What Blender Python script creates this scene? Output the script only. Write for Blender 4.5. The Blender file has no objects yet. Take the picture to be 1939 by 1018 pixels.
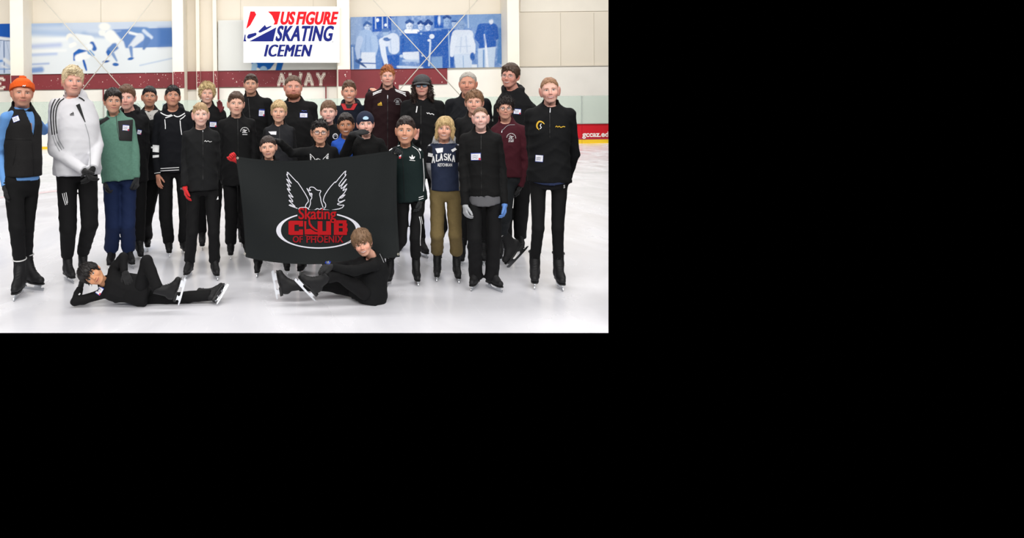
import bpy, math, random
import numpy as np
from mathutils import Matrix, Vector

# ------------------------------------------------------------------ camera, light, exposure
W, H, FPX = 1939, 1018, 1300.0
CX, CY = 576.0, 208.0            # principal point of the photograph inside the frame
CAMH = 1.5
ROLL = math.radians(0.62)
sc = bpy.context.scene
COL = sc.collection
cam = bpy.data.cameras.new('camera')
cam.sensor_width = 36.0
cam.lens = FPX / W * 36.0
cam.shift_x = (W / 2 - CX) / W
cam.shift_y = (CY - H / 2) / W
cam.clip_end = 200
co = bpy.data.objects.new('camera', cam)
COL.objects.link(co)
_c, _s = math.cos(ROLL), math.sin(ROLL)
co.matrix_world = Matrix(((_c, _s, 0, 0), (0, 0, -1, 0), (-_s, _c, 0, CAMH), (0, 0, 0, 1)))
sc.camera = co
world = bpy.data.worlds.new('world')
sc.world = world
world.use_nodes = True
world.node_tree.nodes['Background'].inputs[0].default_value = (0, 0, 0, 1)
world.node_tree.nodes['Background'].inputs[1].default_value = 0.0
sc.view_settings.view_transform = 'Standard'
sc.view_settings.look = 'None'
sc.view_settings.gamma = 1.0
sc.view_settings.exposure = 0.0

def area(name, loc, size, energy, color=(1, 0.98, 0.95), rot=(0, 0, 0)):
    l = bpy.data.lights.new(name, 'AREA')
    l.shape = 'RECTANGLE'
    l.size, l.size_y = size
    l.energy = energy
    l.color = color
    o = bpy.data.objects.new(name, l)
    o.location = loc
    o.rotation_euler = rot
    COL.objects.link(o)
R_ = math.radians
# rows of rink lamps under the roof, out of view, plus an added front fill
area('rink_or_fill_lamp', (0, -7.0, 7.0), (20, 3.0), 2100, rot=(R_(42), 0, 0))  # front fill tilted at the group, added to brighten the faces
area('rink_or_fill_lamp', (0, 1.0, 8.0), (20, 2.0), 820, rot=(R_(12), 0, 0))
area('rink_or_fill_lamp', (0, 9.0, 8.5), (22, 2.0), 900)
area('rink_or_fill_lamp', (0, 17.0, 8.5), (26, 2.0), 1500)
area('rink_or_fill_lamp', (-2, 24.5, 8.5), (40, 1.2), 2300, rot=(R_(30), 0, 0))

# ------------------------------------------------------------------ helpers
def P(px, py, Y):
    u = (px - CX) / FPX
    v = (CY - py) / FPX
    a = u * _c + v * _s
    b = -u * _s + v * _c
    return np.array([Y * a, Y, CAMH + Y * b])

def lin(c):
    c = [x / 255.0 for x in c]
    return tuple((x / 12.92 if x <= 0.04045 else ((x + 0.055) / 1.055) ** 2.4) for x in c)

def rgb(*c):
    return lin(c) + (1.0,)

MATS = {}
def nodes_of(name):
    m = bpy.data.materials.new(name)
    m.use_nodes = True
    nt = m.node_tree
    return m, nt, nt.nodes['Principled BSDF']

def mat(name, col, rough=0.6, metal=0.0, spec=0.5, bump=0.0, bscale=200.0, var=0.0, vscale=20.0, masks=(), vcol=False, stretch=None, sheen=0.0, sss=0.0, trans=0.0, alpha=1.0):
    key = (name, tuple(col) if col is not None else None, rough, metal, tuple((a, tuple(b)) for a, b in masks))
    if key in MATS:
        return MATS[key]
    m, nt, b = nodes_of(name)
    N, L = nt.nodes, nt.links
    tc = N.new('ShaderNodeTexCoord')
    src = tc.outputs['Object']
    if stretch:
        mp = N.new('ShaderNodeMapping')
        mp.inputs['Scale'].default_value = stretch
        L.new(src, mp.inputs[0]); src = mp.outputs[0]
    if vcol:
        at = N.new('ShaderNodeAttribute'); at.attribute_name = 'col'
        out = at.outputs['Color']
    else:
        rg = N.new('ShaderNodeRGB'); rg.outputs[0].default_value = tuple(col[:3]) + (1,)
        out = rg.outputs[0]
    for an, c2 in masks:
        at = N.new('ShaderNodeAttribute'); at.attribute_name = an
        gt = N.new('ShaderNodeMath'); gt.operation = 'GREATER_THAN'; gt.inputs[1].default_value = 0.0
        L.new(at.outputs['Fac'], gt.inputs[0])
        mx = N.new('ShaderNodeMix'); mx.data_type = 'RGBA'
        L.new(gt.outputs[0], mx.inputs[0]); L.new(out, mx.inputs[6])
        mx.inputs[7].default_value = tuple(c2[:3]) + (1,)
        out = mx.outputs[2]
    if var > 0:
        nz = N.new('ShaderNodeTexNoise'); nz.inputs['Scale'].default_value = vscale
        nz.inputs['Detail'].default_value = 4
        L.new(src, nz.inputs['Vector'])
        mr = N.new('ShaderNodeMapRange')
        mr.inputs[1].default_value = 0.3; mr.inputs[2].default_value = 0.7
        mr.inputs[3].default_value = 1 - var; mr.inputs[4].default_value = 1 + var
        L.new(nz.outputs[0], mr.inputs[0])
        vm = N.new('ShaderNodeVectorMath'); vm.operation = 'SCALE'
        L.new(out, vm.inputs[0]); L.new(mr.outputs[0], vm.inputs['Scale'])
        out = vm.outputs[0]
    L.new(out, b.inputs['Base Color'])
    b.inputs['Roughness'].default_value = rough
    b.inputs['Metallic'].default_value = metal
    b.inputs['Specular IOR Level'].default_value = spec
    if sheen: b.inputs['Sheen Weight'].default_value = sheen
    if sss:
        b.inputs['Subsurface Weight'].default_value = sss
        b.inputs['Subsurface Radius'].default_value = (0.012, 0.005, 0.003)
        b.inputs['Subsurface Scale'].default_value = 1.0
    if trans: b.inputs['Transmission Weight'].default_value = trans
    if alpha < 1: b.inputs['Alpha'].default_value = alpha
    if bump > 0:
        n2 = N.new('ShaderNodeTexNoise'); n2.inputs['Scale'].default_value = bscale
        n2.inputs['Detail'].default_value = 3
        L.new(src, n2.inputs['Vector'])
        bp = N.new('ShaderNodeBump'); bp.inputs['Strength'].default_value = bump
        bp.inputs['Distance'].default_value = 0.004
        L.new(n2.outputs[0], bp.inputs['Height']); L.new(bp.outputs[0], b.inputs['Normal'])
    MATS[key] = m
    return m

def mk(name, V, polys, material, parent=None, smooth=True, attrs=None, col=None, kind=None, label=None):
    """polys: list of face-index arrays (n,3) or (n,4), or a plain list of tuples"""
    V = np.asarray(V, dtype=np.float32).reshape(-1, 3)
    me = bpy.data.meshes.new(name)
    if isinstance(polys, np.ndarray): polys = [polys]
    if len(polys) and isinstance(polys[0], (tuple, list)) and (not len(polys[0]) or not isinstance(polys[0][0], np.ndarray)):
        me.from_pydata([tuple(map(float, v)) for v in V], [], [tuple(map(int, p)) for p in polys])
    else:
        me.vertices.add(len(V)); me.vertices.foreach_set('co', V.ravel())
        polys = [np.asarray(p, dtype=np.int32) for p in polys if len(p)]
        idx = np.concatenate([p.ravel() for p in polys])
        tot = np.concatenate([np.full(len(p), p.shape[1], dtype=np.int32) for p in polys])
        st = np.concatenate([[0], np.cumsum(tot)[:-1]]).astype(np.int32)
        me.loops.add(len(idx)); me.loops.foreach_set('vertex_index', idx)
        me.polygons.add(len(tot)); me.polygons.foreach_set('loop_start', st)
        try: me.polygons.foreach_set('loop_total', tot)
        except Exception: pass
        me.update(calc_edges=True)
    me.polygons.foreach_set('use_smooth', np.full(len(me.polygons), smooth))
    if attrs:
        for an, av in attrs.items():
            a = me.attributes.new(an, 'FLOAT', 'POINT'); a.data.foreach_set('value', np.asarray(av, dtype=np.float32))
    if col is not None:
        a = me.attributes.new('col', 'FLOAT_COLOR', 'POINT')
        c4 = np.ones((len(V), 4), dtype=np.float32); c4[:, :3] = np.asarray(col)[:, :3]
        a.data.foreach_set('color', c4.ravel())
    if material: me.materials.append(material)
    o = bpy.data.objects.new(name, me); COL.objects.link(o)
    if parent is not None: o.parent = parent
    if kind: o['kind'] = kind
    if label: o['label'] = label
    return o

def tag(o, label, cat=None, group=None):
    o['label'] = label
    if cat: o['category'] = cat
    if group: o['group'] = group
    return o

def quad_prism(name, pts, Y, th, material, parent=None, kind=None, label=None, bev=0.0):
    """pts: polygon corners in photograph pixels at distance Y, extruded th metres away from the camera"""
    fr = np.array([P(x, y, Y) for x, y in pts]); n = len(fr)
    bk = fr.copy(); bk[:, 1] += th
    f = [tuple(range(n)), tuple(range(2 * n - 1, n - 1, -1))]
    for i in range(n):
        j = (i + 1) % n
        f.append((i, i + n, j + n, j))
    # keep normals outward
    a = sum(fr[i][0] * fr[(i + 1) % n][2] - fr[(i + 1) % n][0] * fr[i][2] for i in range(n))
    if a < 0: f = [p[::-1] for p in f]
    return mk(name, np.vstack([fr, bk]), f, material, parent, smooth=False, kind=kind, label=label)

def rect(x0, y0, x1, y1, sl=-0.0113):
    return [(x0, y0), (x1, y0 + (x1 - x0) * sl), (x1, y1 + (x1 - x0) * sl), (x0, y1)]

def tube(pts, r, n=6, closed=False):
    pts = np.asarray(pts, float); m = len(pts)
    rr = np.full(m, r) if np.isscalar(r) else np.asarray(r, float)
    V = []; F = []
    prev = None
    for i in range(m):
        a = pts[(i - 1) % m] if (closed or i > 0) else pts[i]
        b = pts[(i + 1) % m] if (closed or i < m - 1) else pts[i]
        t = b - a; t /= (np.linalg.norm(t) + 1e-9)
        ref = np.array([0, 1, 0.]) if prev is None else prev
        u = ref - t * np.dot(ref, t)
        if np.linalg.norm(u) < 1e-3: u = np.cross(t, [1, 0, 0.3])
        u /= np.linalg.norm(u); prev = u
        w = np.cross(t, u)
        for k in range(n):
            an = 2 * math.pi * k / n
            V.append(pts[i] + rr[i] * (math.cos(an) * u + math.sin(an) * w))
    for i in range(m if closed else m - 1):
        j = (i + 1) % m
        for k in range(n):
            k2 = (k + 1) % n
            F.append((i * n + k, j * n + k, j * n + k2, i * n + k2))
    if not closed:
        F.append(tuple(range(n))); F.append(tuple(range(m * n - 1, (m - 1) * n - 1, -1)))
    return np.array(V), F

def join_vf(parts):
    V = []; F = []; o = 0
    for v, f in parts:
        V.append(np.asarray(v)); F += [tuple(int(i) + o for i in p) for p in f]; o += len(v)
    return np.vstack(V), F

def box_vf(lo, hi):
    x0, y0, z0 = lo; x1, y1, z1 = hi
    V = np.array([(x0, y0, z0), (x1, y0, z0), (x1, y1, z0), (x0, y1, z0), (x0, y0, z1), (x1, y0, z1), (x1, y1, z1), (x0, y1, z1)])
    return V, [(0, 3, 2, 1), (4, 5, 6, 7), (0, 1, 5, 4), (1, 2, 6, 5), (2, 3, 7, 6), (3, 0, 4, 7)]

# ---- flat 2-D drawing: strokes and lettering as (verts, faces) in photograph pixels
def stroke2d(pts, w, closed=False, seg=None):
    pts = np.asarray(pts, float)
    if seg:
        q = []
        m = len(pts)
        for i in range(m if closed else m - 1):
            a, b = pts[i], pts[(i + 1) % m]
            k = max(1, int(np.ceil(np.linalg.norm(b - a) / seg)))
            for t in range(k): q.append(a + (b - a) * t / k)
        if not closed: q.append(pts[-1])
        pts = np.array(q)
    m = len(pts); ww = np.full(m, w) if np.isscalar(w) else np.interp(np.linspace(0, 1, m), np.linspace(0, 1, len(w)), w)
    V = []; F = []
    for i in range(m):
        a = pts[(i - 1) % m] if (closed or i > 0) else pts[i]
        b = pts[(i + 1) % m] if (closed or i < m - 1) else pts[i]
        d1 = pts[i] - a; d2 = b - pts[i]
        l1, l2 = np.linalg.norm(d1), np.linalg.norm(d2)
        d1 = d1 / l1 if l1 > 1e-9 else d2 / max(l2, 1e-9)
        d2 = d2 / l2 if l2 > 1e-9 else d1
        n1 = np.array([-d1[1], d1[0]]); n2 = np.array([-d2[1], d2[0]])
        nn = n1 + n2; l = np.linalg.norm(nn)
        nn = nn / l if l > 1e-6 else n1
        k = min(1.6, 1.0 / max(0.35, np.dot(nn, n1)))
        V.append(pts[i] + nn * ww[i] / 2 * k); V.append(pts[i] - nn * ww[i] / 2 * k)
    for i in range(m if closed else m - 1):
        j = (i + 1) % m
        F.append((2 * i, 2 * i + 1, 2 * j + 1, 2 * j))
    return np.array(V), F

def grid2d(quad, nx, ny):
    a, b, c, d = [np.asarray(p, float) for p in quad]   # tl tr br bl
    V = []; F = []
    for j in range(ny + 1):
        for i in range(nx + 1):
            u, v = i / nx, j / ny
            V.append((a * (1 - u) + b * u) * (1 - v) + (d * (1 - u) + c * u) * v)
    for j in range(ny):
        for i in range(nx):
            k = j * (nx + 1) + i
            F.append((k, k + 1, k + nx + 2, k + nx + 1))
    return np.array(V), F

def text2d(s, x0, y0, x1, y1, bold=0.0, shear=0.0, dy=0.0, spacing=1.0, res=4):
    """lettering fitted in the box (pixels, y down)"""
    cu = bpy.data.curves.new('lettering', 'FONT'); cu.body = s; cu.offset = bold; cu.resolution_u = res
    cu.space_character = spacing
    o = bpy.data.objects.new('lettering', cu); COL.objects.link(o)
    dg = bpy.context.evaluated_depsgraph_get()
    me = o.evaluated_get(dg).to_mesh()
    V = np.array([v.co[:2] for v in me.vertices]); F = [tuple(p.vertices) for p in me.polygons]
    o.evaluated_get(dg).to_mesh_clear()
    bpy.data.objects.remove(o); bpy.data.curves.remove(cu)
    lo, hi = V.min(0), V.max(0)
    q = (V - lo) / (hi - lo)
    wsh = shear * (y1 - y0)
    X = x0 + q[:, 0] * (x1 - x0 - wsh) + q[:, 1] * wsh
    Yy = y1 - q[:, 1] * (y1 - y0) + (X - x0) * dy
    return np.stack([X, Yy], 1), F

def clip2d(vf, xmax):
    V, F = vf; V = [tuple(v) for v in V]; out = []
    for p in F:
        q = []
        for i in range(len(p)):
            a, b = V[p[i]], V[p[(i + 1) % len(p)]]
            if a[0] <= xmax: q.append(a)
            if (a[0] <= xmax) != (b[0] <= xmax):
                t = (xmax - a[0]) / (b[0] - a[0]); q.append((xmax, a[1] + t * (b[1] - a[1])))
        if len(q) >= 3: out.append(q)
    W_ = []; G = []
    for q in out: G.append(tuple(range(len(W_), len(W_) + len(q)))); W_ += q
    return np.array(W_), G

STROKES = {  # block letters on a unit box, y down
 'A': [[(0.5, 0), (0.14, 1)], [(0.5, 0), (0.86, 1)], [(0.28, 0.64), (0.72, 0.64)], [(0, 1), (0.3, 1)], [(0.7, 1), (1, 1)], [(.3, 0), (.6, 0)]],
 'W': [[(0.08, 0), (0.3, 1)], [(0.3, 1), (0.5, 0.2)], [(0.5, 0.2), (0.7, 1)], [(0.7, 1), (0.92, 0)], [(-.02, 0), (0.22, 0)], [(0.78, 0), (1.02, 0)]],
 'Y': [[(0.12, 0), (0.5, 0.52)], [(0.88, 0), (0.5, 0.52)], [(0.5, 0.52), (0.5, 1)], [(-.02, 0), (0.3, 0)], [(0.7, 0), (1.02, 0)], [(0.32, 1), (0.68, 1)]],
 'E': [[(0.1, 0), (0.1, 1)], [(0, 0), (0.95, 0)], [(0, 1), (0.95, 1)], [(0.1, 0.5), (0.6, 0.5)], [(.95, 0), (.95, .25)], [(.95, 1), (.95, .75)]],
 'L': [[(0.2, 0), (0.2, 1)], [(0, 0), (0.45, 0)], [(0, 1), (0.95, 1)], [(0.95, 1), (0.95, 0.7)]],
 'S': [[(0.9, 0.22), (0.7, 0.02), (0.3, 0.02), (0.1, 0.2), (0.18, 0.42), (0.8, 0.58), (0.92, 0.8), (0.7, 0.98), (0.3, 0.98), (0.08, 0.78)]],
 'K': [[(0.15, 0), (0.15, 1)], [(0, 0), (0.35, 0)], [(0, 1), (0.35, 1)], [(0.85, 0), (0.2, 0.55)], [(0.4, 0.42), (0.88, 1)], [(.65, 0), (1, 0)], [(.7, 1), (1, 1)]],
}
def block_letter(ch, x0, y0, x1, y1, w, tilt=0.0):
    parts = []
    for st in STROKES[ch]:
        pts = [(x0 + a * (x1 - x0), y0 + b * (y1 - y0) + tilt * a * (x1 - x0)) for a, b in st]
        parts.append(stroke2d(pts, w, seg=4))
    return join_vf(parts)

def islands(F, n):
    par = list(range(n))
    def find(a):
        while par[a] != a: par[a] = par[par[a]]; a = par[a]
        return a
    for p in F:
        r = find(p[0])
        for q in p[1:]: par[find(q)] = r
    ids = {}
    return np.array([ids.setdefault(find(i), len(ids)) for i in range(n)])

def flat(name, vf, Y, material, parent, th=0.0, label=None):
    """flat print: 2-D pixel shape laid at distance Y (number or function of px,py)"""
    V2, F = vf
    isl = islands(F, len(V2)) % 24
    V = np.array([P(x, y, (Y(x, y) if callable(Y) else Y) * (1 - 3e-5 * i)) for (x, y), i in zip(V2, isl)])
    nF = []
    for p in F:
        a, b, c = V[p[0]], V[p[1]], V[p[2]]
        n = np.cross(b - a, c - a)
        nF.append(tuple(p) if n[1] <= 0 else tuple(p[::-1]))
    return mk(name, V, nF, material, parent, smooth=False, label=label)

# ------------------------------------------------------------------ implicit surfaces
def smin(a, b, k):
    if k <= 0: return np.minimum(a, b)
    h = np.clip(0.5 + 0.5 * (b - a) / k, 0, 1)
    return b + (a - b) * h - k * h * (1 - h)

class Field:
    def __init__(s): s.ops = []; s.post = None
    def add(s, fn, lo, hi, k=0.02): s.ops.append(('u', fn, np.array(lo, float) - .035, np.array(hi, float) + .035, k)); return s
    def sub(s, fn, lo, hi, k=0.004): s.ops.append(('s', fn, np.array(lo, float) - .035, np.array(hi, float) + .035, k)); return s
    def cap(s, a, b, ra, rb, k=0.02, sub=False, cut=None):
        a = np.array(a, float); b = np.array(b, float); d = b - a; L2 = float(d @ d) + 1e-12
        def fn(X, Y, Z):
            px, py, pz = X - a[0], Y - a[1], Z - a[2]
            t = np.clip((px * d[0] + py * d[1] + pz * d[2]) / L2, 0, 1)
            q = np.sqrt((px - t * d[0]) ** 2 + (py - t * d[1]) ** 2 + (pz - t * d[2]) ** 2) - (ra + (rb - ra) * t)
            if cut is not None:
                o, n = cut
                q = np.maximum(q, (X - o[0]) * n[0] + (Y - o[1]) * n[1] + (Z - o[2]) * n[2])
            return q
        m = max(ra, rb)
        (s.sub if sub else s.add)(fn, np.minimum(a, b) - m, np.maximum(a, b) + m, k); return s
    def ell(s, c, r, k=0.02, R=None, sub=False, cut=None):
        c = np.array(c, float); r = np.array(r, float)
        def fn(X, Y, Z):
            x, y, z = X - c[0], Y - c[1], Z - c[2]
            if R is not None:
                x, y, z = (R[0][0] * x + R[1][0] * y + R[2][0] * z, R[0][1] * x + R[1][1] * y + R[2][1] * z, R[0][2] * x + R[1][2] * y + R[2][2] * z)
            k0 = np.sqrt((x / r[0]) ** 2 + (y / r[1]) ** 2 + (z / r[2]) ** 2)
            q = (k0 - 1) * r.min() if r.min() > 0.6 * r.max() else k0 * (k0 - 1) / (np.sqrt((x / r[0] ** 2) ** 2 + (y / r[1] ** 2) ** 2 + (z / r[2] ** 2) ** 2) + 1e-6)
            if cut is not None: q = np.maximum(q, cut(X, Y, Z))
            return q
        m = r.max() if R is not None else r
        (s.sub if sub else s.add)(fn, c - m, c + m, k); return s
    def eval(s, X, Y, Z):
        X, Y, Z = np.broadcast_arrays(X, Y, Z)
        F = np.full(X.shape, 1.0)
        for op, fn, lo, hi, k in s.ops:
            d = fn(X, Y, Z)
            F = smin(F, d, k) if op == 'u' else -smin(-F, d, k)
        if s.post is not None: F = F + s.post(X, Y, Z)
        return F
    def grid(s, h, axes=None, pad=0.012):
        if axes is None:
            us = [o for o in s.ops if o[0] == 'u']
            lo = np.min([o[2] for o in us], 0) + 0.035 - pad; hi = np.max([o[3] for o in us], 0) - 0.035 + pad
            axes = [np.arange(lo[i], hi[i] + h, h) for i in range(3)]
        xs, ys, zs = axes
        F = np.full((len(xs), len(ys), len(zs)), 1.0, dtype=np.float32)
        for op, fn, lo, hi, k in s.ops:
            sl = []
            for ax, l, g in zip(axes, lo, hi):
                i0 = max(0, int(np.searchsorted(ax, l)) - 1); i1 = min(len(ax), int(np.searchsorted(ax, g)) + 1)
                sl.append(slice(i0, i1))
            if any(q.stop <= q.start for q in sl): continue
            d = fn(xs[sl[0]][:, None, None], ys[sl[1]][None, :, None], zs[sl[2]][None, None, :])
            sub = F[tuple(sl)]
            F[tuple(sl)] = smin(sub, d, k) if op == 'u' else -smin(-sub, d, k)
        if s.post is not None:
            F = F + s.post(xs[:, None, None], ys[None, :, None], zs[None, None, :])
        F[0] = F[-1] = 1; F[:, 0] = F[:, -1] = 1; F[:, :, 0] = F[:, :, -1] = 1
        return F, axes
    def mesh(s, h, axes=None):
        F, axes = s.grid(h, axes)
        return surface_nets(F, axes)

_CO = [(0, 0, 0), (1, 0, 0), (0, 1, 0), (1, 1, 0), (0, 0, 1), (1, 0, 1), (0, 1, 1), (1, 1, 1)]
_ED = [(0, 1), (2, 3), (4, 5), (6, 7), (0, 2), (1, 3), (4, 6), (5, 7), (0, 4), (1, 5), (2, 6), (3, 7)]
def surface_nets(F, axes):
    S = F < 0
    nx, ny, nz = F.shape
    cnt = np.zeros((nx - 1, ny - 1, nz - 1), dtype=np.int8)
    for dx, dy, dz in _CO: cnt += S[dx:nx - 1 + dx, dy:ny - 1 + dy, dz:nz - 1 + dz]
    I, J, K = np.nonzero((cnt > 0) & (cnt < 8))
    idx = np.full(cnt.shape, -1, dtype=np.int32); idx[I, J, K] = np.arange(len(I))
    fv = np.stack([F[I + c[0], J + c[1], K + c[2]] for c in _CO], 1)
    cp = np.stack([np.stack([axes[0][I + c[0]], axes[1][J + c[1]], axes[2][K + c[2]]], 1) for c in _CO], 1)
    acc = np.zeros((len(I), 3)); n = np.zeros(len(I))
    for a, b in _ED:
        m = (fv[:, a] < 0) != (fv[:, b] < 0)
        t = fv[m, a] / (fv[m, a] - fv[m, b])
        acc[m] += cp[m, a] + t[:, None] * (cp[m, b] - cp[m, a]); n[m] += 1
    V = acc / n[:, None]
    Q = []
    for ax in range(3):
        A = [slice(None)] * 3; B = [slice(None)] * 3
        A[ax] = slice(0, -1); B[ax] = slice(1, None)
        sa, sb = S[tuple(A)], S[tuple(B)]
        o1, o2 = [(1, 2), (2, 0), (0, 1)][ax]
        i, j, k = np.nonzero(sa != sb)
        p = np.stack([i, j, k], 1)
        ok = (p[:, o1] > 0) & (p[:, o2] > 0) & (p[:, o1] < F.shape[o1] - 1) & (p[:, o2] < F.shape[o2] - 1)
        p = p[ok]; fl = sa[tuple(p.T)]
        e1 = np.zeros(3, int); e1[o1] = 1; e2 = np.zeros(3, int); e2[o2] = 1
        c = [p - e1 - e2, p - e2, p, p - e1]
        q = np.stack([idx[tuple(x.T)] for x in c], 1)
        q[~fl] = q[~fl][:, ::-1]
        Q.append(q)
    return V, np.vstack(Q)

def rotm(yaw=0, pitch=0, roll=0):
    y, p, r = map(math.radians, (yaw, pitch, roll))
    Rz = np.array([[math.cos(y), -math.sin(y), 0], [math.sin(y), math.cos(y), 0], [0, 0, 1]])
    Rx = np.array([[1, 0, 0], [0, math.cos(p), -math.sin(p)], [0, math.sin(p), math.cos(p)]])
    Ry = np.array([[math.cos(r), 0, math.sin(r)], [0, 1, 0], [-math.sin(r), 0, math.cos(r)]])
    return Rz @ Ry @ Rx

# ------------------------------------------------------------------ the rink: ice, boards, wall
random.seed(4); rng = np.random.default_rng(4)
YW, YC, YB = 31.4, 30.3, 28.2      # wall, column fronts, dasher boards
CREAM = rgb(226, 217, 201)[:3]; LOWER = rgb(236, 232, 224)[:3]; MAROON = rgb(124, 38, 46)[:3]

def ground(px, py):
    p1 = P(px, py, 1.0); b = p1[2] - CAMH
    return P(px, py, -CAMH / b)

def ice_material():
    m, nt, b = nodes_of('ice')
    N, L = nt.nodes, nt.links
    tc = N.new('ShaderNodeTexCoord')
    mp = N.new('ShaderNodeMapping'); mp.inputs['Scale'].default_value = (1.0, 0.45, 1)
    mp.inputs['Rotation'].default_value = (0, 0, 0.35)
    L.new(tc.outputs['Object'], mp.inputs[0])
    n1 = N.new('ShaderNodeTexNoise'); n1.inputs['Scale'].default_value = 1.3; n1.inputs['Detail'].default_value = 7; n1.inputs['Distortion'].default_value = 1.2
    L.new(mp.outputs[0], n1.inputs['Vector'])
    cr = N.new('ShaderNodeValToRGB'); e = cr.color_ramp.elements
    e[0].position = 0.30; e[0].color = rgb(219, 219, 226); e[1].position = 0.66; e[1].color = rgb(232, 232, 238)
    L.new(n1.outputs[0], cr.inputs[0])
    # thin cuts left by the blades
    mp2 = N.new('ShaderNodeMapping'); mp2.inputs['Scale'].default_value = (26, 1.3, 1); mp2.inputs['Rotation'].default_value = (0, 0, 1.0)
    L.new(tc.outputs['Object'], mp2.inputs[0])
    n2 = N.new('ShaderNodeTexNoise'); n2.inputs['Scale'].default_value = 1.6; n2.inputs['Detail'].default_value = 5; n2.inputs['Distortion'].default_value = 0.8
    L.new(mp2.outputs[0], n2.inputs['Vector'])
    mp3 = N.new('ShaderNodeMapping'); mp3.inputs['Scale'].default_value = (1.2, 30, 1); mp3.inputs['Rotation'].default_value = (0, 0, 0.5)
    L.new(tc.outputs['Object'], mp3.inputs[0])
    n3 = N.new('ShaderNodeTexNoise'); n3.inputs['Scale'].default_value = 1.3; n3.inputs['Detail'].default_value = 5; n3.inputs['Distortion'].default_value = 0.9
    L.new(mp3.outputs[0], n3.inputs['Vector'])
    mxx = N.new('ShaderNodeMath'); mxx.operation = 'MAXIMUM'; L.new(n2.outputs[0], mxx.inputs[0]); L.new(n3.outputs[0], mxx.inputs[1])
    r2 = N.new('ShaderNodeMapRange'); r2.inputs[1].default_value = 0.62; r2.inputs[2].default_value = 0.95
    L.new(mxx.outputs[0], r2.inputs[0])
    mx = N.new('ShaderNodeMix'); mx.data_type = 'RGBA'; L.new(r2.outputs[0], mx.inputs[0]); L.new(cr.outputs[0], mx.inputs[6])
    mx.inputs[7].default_value = rgb(239, 239, 243)
    L.new(mx.outputs[2], b.inputs['Base Color'])
    r3 = N.new('ShaderNodeMapRange'); r3.inputs[1].default_value = 0.35; r3.inputs[2].default_value = 0.65; r3.inputs[3].default_value = 0.13; r3.inputs[4].default_value = 0.30
    L.new(n1.outputs[0], r3.inputs[0]); L.new(r3.outputs[0], b.inputs['Roughness'])
    b.inputs['IOR'].default_value = 1.36
    b.inputs['Specular IOR Level'].default_value = 0.8
    bp = N.new('ShaderNodeBump'); bp.inputs['Strength'].default_value = 0.05; bp.inputs['Distance'].default_value = 0.004
    L.new(mxx.outputs[0], bp.inputs['Height']); L.new(bp.outputs[0], b.inputs['Normal'])
    return m

g = [ground(-260, 630), ground(1152, 630)]
far_r = P(1152, 250, YW); far_l = P(-420, 250, YW)
ice = mk('floor', [(g[0][0], g[0][1], 0), (g[1][0], g[1][1], 0), (far_r[0], YW, 0), (far_l[0], YW, 0)], [(0, 1, 2, 3)], ice_material(), smooth=False, kind='structure', label='white skating ice with blade cuts and loose snow')
# a painted line under the ice, left
lp = [(-30, 376), (20, 372), (60, 367), (100, 362), (140, 359)]
lv = []
for x, y in lp: lv.append(ground(x, y - 1.6)); lv.append(ground(x, y + 1.6))
lv = np.array(lv); lv[:, 2] = 0.002
mk('painted_line', lv, [(2 * i, 2 * i + 1, 2 * i + 3, 2 * i + 2) for i in range(len(lp) - 1)], mat('faded line', rgb(226, 205, 209), 0.4), ice, smooth=False, label='faded pink rink line')

m_wall = mat('cream wall', CREAM, 0.8, bump=0.15, bscale=3, var=0.02, vscale=0.8)
m_low = mat('pale lower wall', LOWER, 0.8, bump=0.2, bscale=5, var=0.03, vscale=1.2)
m_col = mat('painted column', rgb(235, 228, 214)[:3], 0.7, var=0.02, vscale=2)
m_mar = mat('chipped maroon paint', None or MAROON, 0.6, var=0.10, vscale=1.3)
m_chip = mat('bare white chip', rgb(232, 214, 205)[:3], 0.8)
m_white = mat('white paint', rgb(240, 238, 232)[:3], 0.6)

wall = quad_prism('wall_back', [(-420, -40), (1152, -40), (1152, 290), (-420, 290)], YW, 0.3, m_wall, kind='structure', label='tall cream rink wall')
quad_prism('lower_panel', [(-420, 176), (640, 164.5), (640, 290), (-420, 290)], YW - 0.04, 0.05, m_low, wall)
quad_prism('lower_panel', [(640, 131), (1152, 124.5), (1152, 290), (640, 290)], YW - 0.04, 0.05, m_low, wall)
quad_prism('upper_panel', [(985, -40), (1152, -40), (1152, 20.5), (985, 22.5)], YW - 0.05, 0.06, m_col, wall)
m_seam = mat('wall seam', rgb(203, 195, 180)[:3], 0.8)
for x, y0, y1 in ((190, -40, 46), (592, -40, 14), (888, -40, 26), (455, -40, 120), (1124, 24, 124), (1061, 24, 124)):
    quad_prism('panel_seam', [(x, y0), (x + 0.7, y0), (x + 1.4, y1), (x + 0.7, y1)], YW - 0.02, 0.03, m_seam, wall)
quad_prism('ledge', [(985, 125), (1152, 123), (1152, 124.6), (985, 126.6)], YW - 0.09, 0.06, m_seam, wall)

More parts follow.
